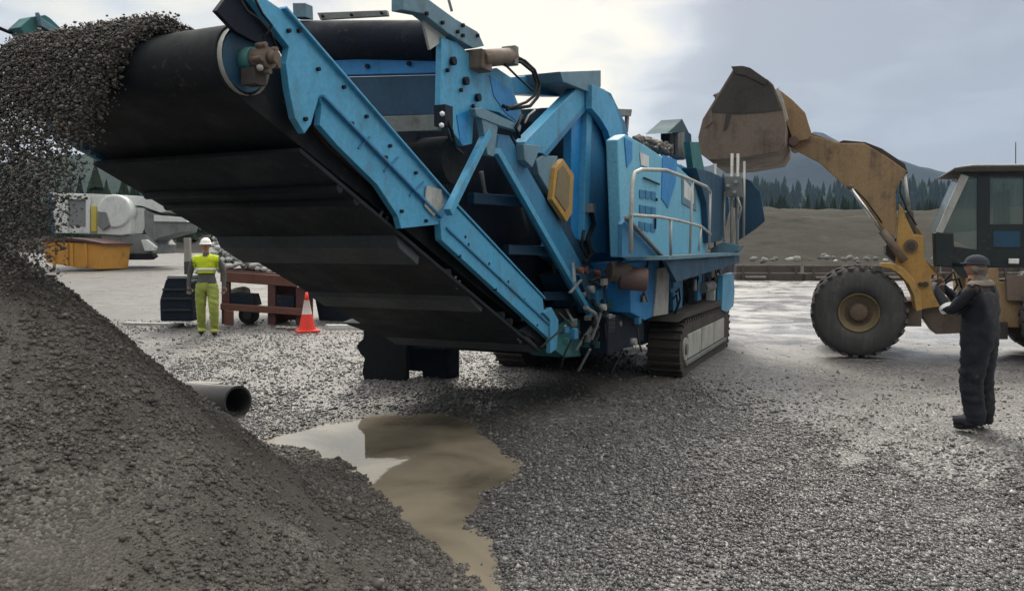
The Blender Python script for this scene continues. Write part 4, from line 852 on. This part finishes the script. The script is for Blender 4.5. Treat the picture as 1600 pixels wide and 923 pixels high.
m = MB(); m.mat('grey_cloth').prism(WP(CY+.6, (1560, 300), (1578, 296), (1580, 400), (1556, 400)), (0, .4, 0)); m.mat('cab_dark').prism(WP(CY+.3, (1566, 286), (1570, 286), (1572, 350), (1567, 350)), (0, .02, 0)); m.build('seat', None, cb, .02)
m = MB(); m.cyl(LW(1587, 256, CY+.3), LW(1587, 222, CY+.3), .008, n=6); m.build('antenna', 'cab_dark', lo)
m = MB(); m.mat('boom_yellow_shaded').prism(WP(LY+.55, (1508, 418), (1560, 418), (1562, 440), (1590, 440), (1760, 425), (1775, 440), (1775, 512), (1560, 512), (1510, 500)), (0, 1.5, 0)); m.build('rear_body', None, lo, .02)
m = MB(); m.mat('yellow').prism(WP(LY+.50, (1590, 345), (1700, 352), (1770, 380), (1775, 436), (1642, 436), (1642, 345)), (0, 1.6, 0)) if False else m.mat('yellow').prism(WP(LY+.50, (1644, 345), (1700, 350), (1770, 375), (1776, 438), (1644, 438)), (0, 1.6, 0)); m.build('engine_hood', None, lo, .03)
m = MB(); m.mat('mud_steel').prism(WP(LY+.45, (1572, 430), (1600, 430), (1640, 440), (1640, 470), (1574, 470)), (0, .12, 0)).mat('mud_dark').prism(WP(LY+.4, (1530, 505), (1575, 503), (1575, 530), (1535, 530)), (0, .5, 0)); m.build('access_step', None, lo, .01)
# ---------------------------------------------------------------- people
def skin_mesh(name, joints, bones, parent, off, sub=2):
    """joints: dict name -> (co, radius); one continuous surface grown on the bones"""
    ids = {n_: i for i, n_ in enumerate(joints)}
    me = bpy.data.meshes.new(name); me.from_pydata([tuple(Vector(j[0])) for j in joints.values()], [(ids[a], ids[b]) for a, b in bones], [])
    o = bpy.data.objects.new(name+'_tmp', me); S.collection.objects.link(o)
    sk = o.modifiers.new('s', 'SKIN'); sk.use_smooth_shade = True; ss_ = o.modifiers.new('u', 'SUBSURF'); ss_.levels = sub; ss_.render_levels = sub
    for i, j in enumerate(joints.values()):
        r = j[1]; me.skin_vertices[0].data[i].radius = (r, r) if isinstance(r, (int, float)) else r
        me.skin_vertices[0].data[i].use_root = (i == 0)
    dg = bpy.context.evaluated_depsgraph_get(); dg.update(); nm = bpy.data.meshes.new_from_object(o.evaluated_get(dg)); bpy.data.objects.remove(o)
    return nm
def join_mesh(meshes):
    b = bmesh.new()
    for me in meshes: b.from_mesh(me)
    return b
def person(loc, rz, label, J, wear, head_tilt, hands, scale=1.0):
    root = thing('person', loc, label, 'person', rz, local=True); root.scale = (scale,)*3
    bones = [('pel', 'bel'), ('bel', 'che'), ('che', 'nek'), ('nek', 'hed'), ('che', 'shl'), ('shl', 'ell'), ('ell', 'wrl'), ('che', 'shr'), ('shr', 'elr'), ('elr', 'wrr'), ('pel', 'hil'), ('hil', 'knl'), ('knl', 'anl'), ('anl', 'tol'), ('pel', 'hir'), ('hir', 'knr'), ('knr', 'anr'), ('anr', 'tor'), ('wrl', 'pal'), ('wrr', 'par')]
    ms = [skin_mesh('body', J, bones, None, loc)]
    # fingers, each a short chain rooted in the palm
    for side in 'lr':
        wr, pa = Vector(J['wr'+side][0]), Vector(J['pa'+side][0]); d = (pa-wr).normalized(); sidev = d.cross(hands[side]).normalized(); cur = hands[side].normalized()
        for k_, (o_, ln) in enumerate(((-.030, .070), (-.010, .080), (.010, .076), (.030, .060))):
            b0 = pa+sidev*o_; p1 = b0+d*ln*.5+cur*.006; p2 = p1+(d*.6+cur*.6)*ln*.45; p3 = p2+(d*.1+cur)*ln*.25
            ms.append(skin_mesh('f', {'a': (b0, .010), 'b': (p1, .0095), 'c': (p2, .009), 'd': (p3, .008)}, [('a', 'b'), ('b', 'c'), ('c', 'd')], None, loc, 1))
        t0 = wr+d*.035+sidev*-.028; t1 = t0+sidev*-.03+d*.03+cur*.01; t2 = t1+d*.035+cur*.012; ms.append(skin_mesh('f', {'a': (t0, .012), 'b': (t1, .011), 'c': (t2, .009)}, [('a', 'b'), ('b', 'c')], None, loc, 1))
    b = join_mesh(ms); n0 = len(b.verts)
    # head: ovoid with brow, nose, lips, chin and ears, joined on the neck
    hc = Vector(J['hed'][0])+Vector((0, 0, .055)); HM = Matrix.Translation(hc) @ head_tilt
    g = bmesh.ops.create_uvsphere(b, u_segments=24, v_segments=16, radius=1)
    for v in g['verts']:
        x, y, z = v.co; jaw = max(0, -z)
        X = x*.076*(1-.28*jaw); Y = y*.096*(1-.12*jaw)+(-.010*jaw if y < 0 else 0); Z = z*.120
        if y < -.5: # face side is -y
            Y -= .024*math.exp(-((x/.16)**2))*math.exp(-((z+.08)/.17)**2)                      # nose
            Y += .010*(math.exp(-(((abs(x)-.38)/.15)**2)))*math.exp(-((z-.08)/.10)**2)          # eye sockets
            Y -= .008*math.exp(-((x/.3)**2))*math.exp(-((z+.45)/.07)**2)                        # mouth
            Y -= .006*math.exp(-((x/.3)**2))*math.exp(-((z+.85)/.15)**2)
        v.co = HM @ Vector((X, Y, Z))
        for f in v.link_faces: f.smooth = True
    for s_ in (-1, 1):
        m_ = HM @ Matrix.Translation((s_*.078, .008, -.008)) @ Matrix.Diagonal((.012, .022, .034, 1)); bmesh.ops.create_icosphere(b, subdivisions=2, radius=1, matrix=m_)
    me = bpy.data.meshes.new('body'); mats = ['skin']
    for m_, _ in wear:
        if m_ not in mats: mats.append(m_)
    bmesh.ops.recalc_face_normals(b, faces=b.faces)
    for f in b.faces:
        c_ = f.calc_center_median(); f.smooth = True; f.material_index = 0
        for m_, test in wear:
            if test(c_): f.material_index = mats.index(m_); break
    b.to_mesh(me); o = bpy.data.objects.new('body', me); S.collection.objects.link(o); o.parent = root
    for m_ in mats: me.materials.append(MAT[m_])
    ORIG[o.name] = Vector((0, 0, 0))
    def shell(name, mat, test, push, folds=.012):
        b2 = b.copy(); bmesh.ops.delete(b2, geom=[f for f in b2.faces if not test(f.calc_center_median())], context='FACES'); b2.normal_update()
        bmesh.ops.subdivide_edges(b2, edges=b2.edges, cuts=1, use_grid_fill=True, smooth=.3); b2.normal_update()
        for v in b2.verts:
            c_ = v.co; fo_ = noise.noise(Vector((c_.x*7, c_.y*7, c_.z*17+c_.x*9)))+.6*noise.noise(Vector((c_.x*15, c_.y*15, c_.z*26+5)))
            v.co = v.co+v.normal*(push+folds*fo_)
        me2 = bpy.data.meshes.new(name); b2.to_mesh(me2); b2.free(); me2.materials.append(MAT[mat]); me2.polygons.foreach_set('material_index', [0]*len(me2.polygons))
        q = bpy.data.objects.new(name, me2); S.collection.objects.link(q); q.parent = root; so_ = q.modifiers.new('t', 'SOLIDIFY'); so_.thickness = .008; return q
    return root, shell, HM, b
def cap(root, HM, mat, brim=.03, name='helmet', peak=True, h=1.0):
    m = MB(); m.mat(mat); nn = 24; rings = []
    for q in range(7):
        t = q/6*PI/2; rings.append([m.b.verts.new(HM @ Vector((.094*math.cos(t)*math.cos(a), .004+.115*math.cos(t)*math.sin(a), .035+.100*h*math.sin(t)))) for a in [2*PI*i/nn for i in range(nn)]])
    rings.insert(0, [m.b.verts.new(HM @ Vector(((.094+brim)*math.cos(a), .004+(.115+brim+(.035 if peak and math.sin(a) < -.5 else 0))*math.sin(a), .028)) ) for a in [2*PI*i/nn for i in range(nn)]])
    for a, b_ in zip(rings, rings[1:]):
        for i in range(nn): m.b.faces.new((a[i], a[(i+1) % nn], b_[(i+1) % nn], b_[i])).smooth = True
    o = m.build(name, None, root); so_ = o.modifiers.new('t', 'SOLIDIFY'); so_.thickness = .006; return o
# worker in yellow, walking, facing the camera (face is -y)
J = dict(pel=((0, 0, .93), (.155, .115)), bel=((0, 0, 1.08), (.15, .11)), che=((0, .0, 1.30), (.175, .125)), nek=((0, .005, 1.48), .058), hed=((0, -.01, 1.58), .060),
         shl=((.20, .0, 1.40), .070), ell=((.29, .03, 1.13), .052), wrl=((.30, -.04, .90), .036), pal=((.295, -.065, .82), (.034, .02)),
         shr=((-.20, .0, 1.40), .070), elr=((-.29, .05, 1.13), .052), wrr=((-.31, .0, .90), .036), par=((-.305, -.02, .82), (.034, .02)),
         hil=((.10, 0, .88), .110), knl=((.125, -.10, .50), .078), anl=((.115, .0, .09), .066), tol=((.125, -.17, .055), (.060, .045)),
         hir=((-.10, 0, .88), .110), knr=((-.12, .04, .50), .078), anr=((-.125, .18, .10), .066), tor=((-.13, .03, .055), (.060, .045)))
def wear_y(c):
    return True
px, py, d = 325, 524, 14.4; p = W(px, py, d)
wear = [('boot', lambda c: c.z < .13), ('hivis_trouser', lambda c: c.z < .96 and abs(c.x) < .245), ('glove', lambda c: c.z < .90 and abs(c.x) > .245), ('grey_cloth', lambda c: c.z < 1.50)]
root, shell, HM, b = person((p.x, d, ground_z(p.x, d)), R(12), 'person in yellow hi-vis vest and white helmet walking beside the rusty trailer', J, wear, Matrix.Rotation(R(4), 4, 'X'), dict(l=Vector((-.3, -1, 0)), r=Vector((.3, -1, 0))), 1.0)
shell('vest', 'hivis', lambda c: 1.14 < c.z < 1.475 and abs(c.x) < .215 and not (abs(c.x) < .05 and c.z > 1.43), .014)
shell('vest_band', 'reflective', lambda c: 1.19 < c.z < 1.225 and abs(c.x) < .215, .024, .004)
shell('trousers', 'hivis_trouser', lambda c: .075 < c.z < .93 and abs(c.x) < .245, .012)
cap(root, HM, 'helmet_white', .022); b.free()
# onlooker on the right: back three-quarters to the camera, looking left, both hands raised in front of the face
J = dict(pel=((0, 0, .95), (.165, .13)), bel=((0, .0, 1.10), (.165, .135)), che=((0, -.01, 1.34), (.185, .14)), nek=((0, -.03, 1.50), .068), hed=((0, -.06, 1.60), .062),
         shl=((.20, -.01, 1.43), .080), ell=((.24, -.20, 1.20), .062), wrl=((.14, -.38, 1.42), .042), pal=((.10, -.42, 1.49), (.036, .022)),
         shr=((-.20, -.01, 1.43), .080), elr=((-.26, -.18, 1.20), .062), wrr=((-.12, -.38, 1.40), .042), par=((-.08, -.42, 1.47), (.036, .022)),
         hil=((.10, 0, .90), .125), knl=((.10, -.03, .50), .095), anl=((.10, .03, .10), .078), tol=((.11, -.19, .055), (.065, .05)),
         hir=((-.10, 0, .90), .125), knr=((-.10, -.01, .50), .095), anr=((-.11, .04, .10), .078), tor=((-.15, -.17, .055), (.065, .05)))
d = 8.25; p = W(1526, 672, d)
wear = [('boot', lambda c: c.z < .075), ('glove', lambda c: c.y < -.385 and 1.3 < c.z < 1.62 and abs(c.x) < .2), ('collar_brown', lambda c: 1.43 < c.z < 1.535 and c.y > -.25), ('navy_cloth', lambda c: c.z < 1.535)]
root, shell, HM, b = person((p.x, d, ground_z(p.x, d)), R(-140), 'person in dark navy coveralls and cap, hands raised before the face, watching the loader', J, wear, Matrix.Rotation(R(-4), 4, 'X'), dict(l=Vector((-1, 0, .2)), r=Vector((1, 0, .2))), 1.03)
shell('coveralls', 'navy_cloth', lambda c: .08 < c.z < 1.42 and abs(c.x) < .24 and c.y > -.16, .022, .016)
for s_ in (1, -1):
    m = MB(); e0, w0 = Vector(J['ell' if s_ > 0 else 'elr'][0]), Vector(J['wrl' if s_ > 0 else 'wrr'][0]); a_ = e0+(w0-e0)*.12; m.cyl(a_, a_+(w0-e0).normalized()*.04, .073, n=18, cap=False); m.build('reflective_band', 'reflective', root)
MB().box(Vector((.0, -.0, 0))+Vector((.168, -.05, 1.02)), (.012, .06, .085)).build('badge', 'reflective', root)
shell('hood', 'hood_tan', lambda c: 1.47 < c.z < 1.66 and c.y > -.05, .02)
cap(root, HM, 'cap_blue', .006, 'cap', True, .9)
MB().box((0, -.45, 1.53), (.15, .012, .08)).build('phone', 'navy', root, .004)
b.free()
# ---------------------------------------------------------------- yard things on the left
def g3(px, py): # ground contact from the picture, following the raised ground on the left
    d_ = ray(px, py); t = 5.0
    while t < 400:
        p = Vector((0, 0, CAMZ))+d_*t
        if p.z <= ground_z(p.x, p.y): return p
        t += .02
    return p
# traffic cone
p = g3(480, 518); h = 62/1250*p.y
tcn = thing('traffic_cone', p, 'orange traffic cone with white upper band beside the rusty trailer', 'traffic cone')
m = MB(); m.mat('cone_orange').cyl(p+Vector((0, 0, .02)), p+Vector((0, 0, .45*h)), .155*h/.7, .09*h/.7, 20, False).mat('cone_white').cyl(p+Vector((0, 0, .45*h)), p+Vector((0, 0, .80*h)), .09*h/.7, .045*h/.7, 20, False).mat('cone_orange').cyl(p+Vector((0, 0, .80*h)), p+Vector((0, 0, h)), .045*h/.7, .022*h/.7, 20); m.build('cone_body', None, tcn)
MB().box(p+Vector((0, 0, .02)), (.40*h/.7, .40*h/.7, .04), .4).build('cone_base', 'cone_orange', tcn, .01)
# pipe sticking out from behind the pile
d = 8.8; a, b = W(372, 627, d), W(255, 618, d+1.0); r = 25/1250*d
m = MB(); m.cyl(a, b, r, n=28, cap=False).cyl(a+(b-a)*.001, b, r*.86, n=28, cap=False)
ax = (b-a).normalized(); xx = ax.orthogonal().normalized(); yy_ = ax.cross(xx)
for i in range(28):
    t0, t1 = 2*PI*i/28, 2*PI*(i+1)/28; f_ = lambda t, q: a+(xx*math.cos(t)+yy_*math.sin(t))*q
    m.poly([f_(t0, r), f_(t1, r), f_(t1, r*.86), f_(t0, r*.86)])
o = m.build('steel_pipe', 'pipe_grey', None, 0, a); put(o, 'short grey steel pipe lying half buried behind the gravel pile', 'pipe')
def plank(name, mat, px0, py0, px1, py1, dd, hh, label, cat, wd=.15):
    a, b = g3(px0, py0), g3(px1, py1); a.z += hh/2; b.z += hh/2; m = MB(); m.bar(a, b, wd, hh); o = m.build(name, mat, None, .005, a); put(o, label, cat); return o
plank('plank', 'steel_pale', 196, 507, 284, 509, 0, .05, 'thin pale plank lying on the ground left of the dark crate', 'plank')
plank('plank', 'wood_grey', 292, 600, 345, 601, 0, .03, 'short pale plank just behind the grey steel pipe', 'plank')
o = plank('plank', 'white_paint', 510, 514, 572, 514, 0, .09, 'white painted plank on the ground right of the traffic cone', 'plank')
# dark bin left of the worker
Y_ = 15.4; p = W(275, 500, Y_); bn = thing('waste_bin', p, 'dark green ribbed bin left of the worker in yellow', 'bin')
zo = ground_z(p.x, Y_)
m = MB(); m.prism([W(*q, Y_) for q in ((250, 502), (249, 470), (258, 438), (262, 434), (292, 434), (300, 440), (300, 502))], (0, .7, 0)); m.build('bin_body', 'navy', bn, .03)
m = MB(); [m.bar(W(254, y, Y_-.02), W(298, y, Y_-.02), .03, .04) for y in (452, 466, 484)]; m.build('rib', 'cab_dark', bn); MB().prism([W(*q, Y_-.03) for q in ((262, 431), (294, 431), (294, 435), (260, 435))], (0, .76, 0)).build('bin_lid', 'steel_grey', bn)
# timber post
a = g3(296, 500); m = MB(); m.mat('wood_dark').bar(a, a+Vector((0, 0, 1.25)), .13, .13).mat('wood_grey').bar(a+Vector((0, 0, 1.25)), a+Vector((0, 0, 1.75)), .12, .12); o = m.build('timber_post', None, None, .008, a); put(o, 'upright timber post with pale top behind the worker in yellow', 'post')
# rusty trailer
Y_ = 16.0; zt = ground_z(-4.5, Y_)
tr = thing('rusty_trailer', W(420, 508, Y_), 'low rusty red trailer frame behind the worker in yellow and the cone', 'trailer')
def tp(name, mat, Y, t, pts, bev=.01, par=None): m = MB(); m.prism([W(*q, Y) for q in pts], (0, t, 0)); return m.build(name, mat, par or tr, bev)
tp('deck_beam', 'rust', Y_, .12, [(344, 424), (490, 434), (490, 450), (344, 440)]); tp('deck_beam', 'rust', Y_+1.9, .12, [(344, 424), (490, 434), (490, 446), (344, 438)])
tp('deck', 'dark_red', Y_+.12, 1.8, [(344, 421), (490, 431), (490, 435), (344, 425)])
tp('lower_beam', 'rust', Y_-.05, .12, [(344, 474), (470, 482), (470, 493), (344, 484)])
for x0 in (346, 418, 462): tp('upright', 'dark_red', Y_+.02, .12, [(x0, 436), (x0+12, 437), (x0+12, 508), (x0, 506)])
tp('side_panel', 'dark_red', Y_+.3, .08, [(426, 440), (488, 446), (488, 500), (426, 500)])
tp('tool_box', 'navy', Y_+.05, .4, [(360, 458), (395, 460), (400, 478), (356, 478)]); tp('tool_box', 'navy', Y_+.05, .4, [(428, 460), (460, 462), (460, 482), (428, 480)])
tp('sack', 'steel_pale', Y_+.5, .4, [(350, 456), (372, 448), (382, 452), (384, 474), (352, 474)], .04)
for x0 in (386, 436):
    c_ = W(x0, 492, Y_+.5); m = MB(); m.cyl(c_, c_+Vector((0, .25, 0)), .19, n=22); whl = m.build('wheel', 'tyre', tr, .03); MB().cyl(c_-Vector((0, .02, 0)), c_+Vector((0, .02, 0)), .09, n=14).build('rim', 'steel_grey', whl)
tp('skirt_plate', 'rust', Y_-.1, .06, [(350, 484), (364, 486), (364, 508), (350, 508)])
for x0 in (464, 470, 477): tp('white_fitting', 'white_paint', Y_-.04, .05, [(x0, 437), (x0+4, 437), (x0+4, 449), (x0, 449)])
# black drum box behind the cone and small dark hopper
Y_ = 17.0; p = W(530, 508, Y_); sk_ = thing('black_skip', p, 'low black steel skip behind the traffic cone, under the conveyor', 'skip')
m = MB(); m.prism([W(*q, Y_) for q in ((488, 446), (575, 452), (590, 505), (500, 508))], (0, 1.4, 0)); m.build('skip_body', 'navy', sk_, .02); MB().prism([W(*q, Y_-.04) for q in ((486, 442), (577, 448), (577, 454), (486, 448))], (0, 1.5, 0)).build('skip_rim', 'under_rib', sk_)
# litter by the cone
m = MB(); [m.ball(g3(435+i*8, 517-rng.integers(0, 4))+Vector((0, 0, .03)), (.07, .05, .035), 1) for i in range(5)]; o = m.build('rag', 'wood_grey', None, 0, g3(450, 517)); put(o, 'crumpled pale rag on the gravel left of the traffic cone', 'rag')
# pale bundle of rubble and torn sheeting riding on the trailer
pp = []; ss = []
bx, by = W(386, 420, 17.0).x, 17.0; zr = W(386, 424, 17.0).z
for i in range(1100):
    u_ = rng.uniform(-1, 1); v_ = rng.uniform(-1, 1); h_ = max(0, 1-abs(u_)**3)*max(0, 1-v_*v_*.8); pp.append((bx+u_*.82, by+v_*.7, zr+h_*1.05*rng.uniform(.35, 1)*(1.05-.15*u_))); ss.append(rng.uniform(.03, .12))
put(rocks('rubble_load', np.array(pp), np.array(ss), 'rubble', .75, False), 'pale heap of broken rubble and torn wrapping lying on the rusty trailer deck', 'rubble')
# ---------------------------------------------------------------- far left: white machine and orange container
Y_ = 41; p = W(180, 405, Y_); wm = thing('white_screening_plant', p, 'white tracked screening plant far left behind the orange container', 'screening plant')
def wp(name, mat, Y, t, pts, bev=.02, par=None): m = MB(); m.prism([W(*q, Y) for q in pts], (0, t, 0)); return m.build(name, mat, par or wm, bev)
hs = wp('housing', 'white_paint', Y_, 2.6, [(78, 301), (196, 305), (200, 365), (84, 364)]); wp('window', 'window_grey', Y_-.03, .1, [(107, 311), (134, 312), (134, 354), (107, 352)], .01, hs)
m = MB(); m.mat('white_paint'); [m.bar(W(*a, Y_-.1), W(*b, Y_-.1), .12, .2) for a, b in (((103, 308), (103, 364)), ((138, 308), (138, 364)), ((103, 308), (138, 309)))]; m.build('window_frame', None, hs)
wp('corner_trim', 'blue_deep', Y_-.05, .1, [(75, 302), (79, 302), (86, 362), (80, 364)], .01, hs); wp('yellow_strip', 'sign_yellow', Y_-.12, .1, [(142, 322), (150, 322), (151, 362), (142, 362)])
p = W(178, 330, Y_-.4); m = MB(); m.cyl(p, p+Vector((0, .9, 0)), .85, n=28); m.build('round_tank', 'white_paint', wm, .1)
wp('tank_body', 'white_paint', Y_-.3, 1.6, [(152, 332), (203, 332), (203, 366), (190, 368), (152, 366)], .05); wp('gap_shade_plate', 'steel_grey', Y_-.45, .1, [(152, 330), (166, 332), (172, 352), (160, 360), (152, 352)])  # the small grey plate stands in for shade in the gap
wp('roof_screen', 'white_paint', Y_+.2, 2.4, [(196, 305), (270, 310), (276, 318), (272, 328), (250, 332), (222, 322), (196, 320)]); wp('side_body', 'white_paint', Y_+.3, 2.0, [(203, 322), (226, 325), (232, 345), (222, 365), (203, 366)])
wp('rear_conveyor', 'white_paint', Y_+.1, 1.2, [(240, 336), (290, 340), (292, 347), (240, 346)]); wp('frame', 'steel_grey', Y_+.2, 1.8, [(225, 328), (245, 335), (290, 348), (286, 362), (248, 372), (236, 380), (226, 362)])
wp('track_frame', 'steel_grey', Y_-.2, 2.8, [(158, 366), (226, 366), (240, 382), (238, 396), (160, 400)]); wp('track', 'rubber', Y_-.3, .6, [(160, 396), (236, 396), (240, 401), (232, 406), (164, 406)]); wp('white_cover', 'white_paint', Y_-.5, .3, [(220, 375), (228, 374), (243, 386), (240, 392), (226, 392)]); wp('white_cover', 'white_paint', Y_-.35, .3, [(162, 384), (188, 385), (192, 396), (164, 396)])
m = MB(); [m.cyl(W(x0, 302, Y_+1), W(x0, 290, Y_+1), .04, n=6) for x0 in (107, 112)]; m.build('antenna', 'cab_dark', wm)
Y_ = 38; p = W(115, 420, Y_); oc = thing('orange_container', p, 'dented orange steel container in front of the white plant', 'container')
m = MB(); m.prism([W(*q, Y_) for q in ((66, 376), (160, 381), (156, 421), (120, 418), (72, 410))], (.3, 2.2, 0)); cb_ = m.build('container_body', 'orange_paint', oc, .03)
m = MB(); [m.bar(W(x0, 380, Y_-.04), W(x0+1, 416, Y_-.04), .12, .08, (0, 1, 0)) for x0 in (84, 104, 112, 134)]; m.build('rib', 'orange_paint', cb_); m = MB(); m.prism([W(*q, Y_-.1) for q in ((66, 372), (100, 371), (130, 374), (162, 380), (162, 383), (130, 378), (100, 376), (66, 378))], (.3, 2.3, 0)); m.build('tarpaulin', 'dark_red', oc)
# ---------------------------------------------------------------- low timber barrier across the yard, far right
Y_ = 49.0
x0 = W(1146, 420, Y_).x; n_b = 7; step = (W(1900, 420, Y_).x-x0)/n_b
for i in range(n_b):
    a = Vector((x0+i*step, Y_+rng.uniform(-.2, .2), 0)); zb = min(ground_z(a.x, a.y), ground_z(a.x+step, Y_))-.05
    root = thing('timber_barrier', (a.x, a.y, zb), ['dark timber barrier nearest the crusher, across the far edge of the yard', 'second dark timber barrier from the crusher at the far yard edge', 'dark timber barrier left of the loader wheel at the far yard edge', 'dark timber barrier behind the loader front wheel', 'dark timber barrier behind the loader cab', 'dark timber barrier behind the loader engine', 'last dark timber barrier at the right of the far yard edge'][i], 'barrier', 0, 'timber barriers along the far yard edge', local=True)
    MB().box((step/2, 0, .28), (step-.12, .7, .45)).build('lower_beam', 'wood_dark', root, .03); MB().box((step/2, .05, .78), (step-.3, .5, .42)).build('upper_beam', 'wood_dark', root, .03)
    m = MB(); [m.box((step*t, -.38, .55), (.14, .08, .9)) for t in (.12, .5, .88)]; m.build('brace', 'wood_dark', root)
    m = MB(); m.box((step*.3, -.37, .3), (step*.3, .05, .12)); m.build('pale_board', 'wood_grey', root)
pp = []; ss = []
for i in range(90):
    x = rng.uniform(x0, x0+32); pp.append((x, Y_+rng.uniform(-.2, 1.6), .95+rng.random()*.25+max(0, noise.noise(Vector((x*.6, 0, 0))))*.5)); ss.append(rng.uniform(.08, .30))
put(rocks('bank_rubble', np.array(pp), np.array(ss), 'bank_rubble', .7, False), kind='stuff')
m = MB()
p = g3(1400, 405)
# ---------------------------------------------------------------- haze
hz = MB(); hz.box((0, 950, 145), (5600, 2300, 320)); ho = None
k = bpy.data.materials.new('haze'); k.use_nodes = True; k.node_tree.nodes.clear()
o1 = k.node_tree.nodes.new('ShaderNodeOutputMaterial'); pv = k.node_tree.nodes.new('ShaderNodeVolumePrincipled'); pv.inputs['Color'].default_value = (.42, .66, 1, 1); pv.inputs['Density'].default_value = .00012; pv.inputs['Anisotropy'].default_value = .2
k.node_tree.links.new(pv.outputs[0], o1.inputs['Volume']); MAT['haze'] = k
ho = hz.build('haze', 'haze'); put(ho, kind='stuff')
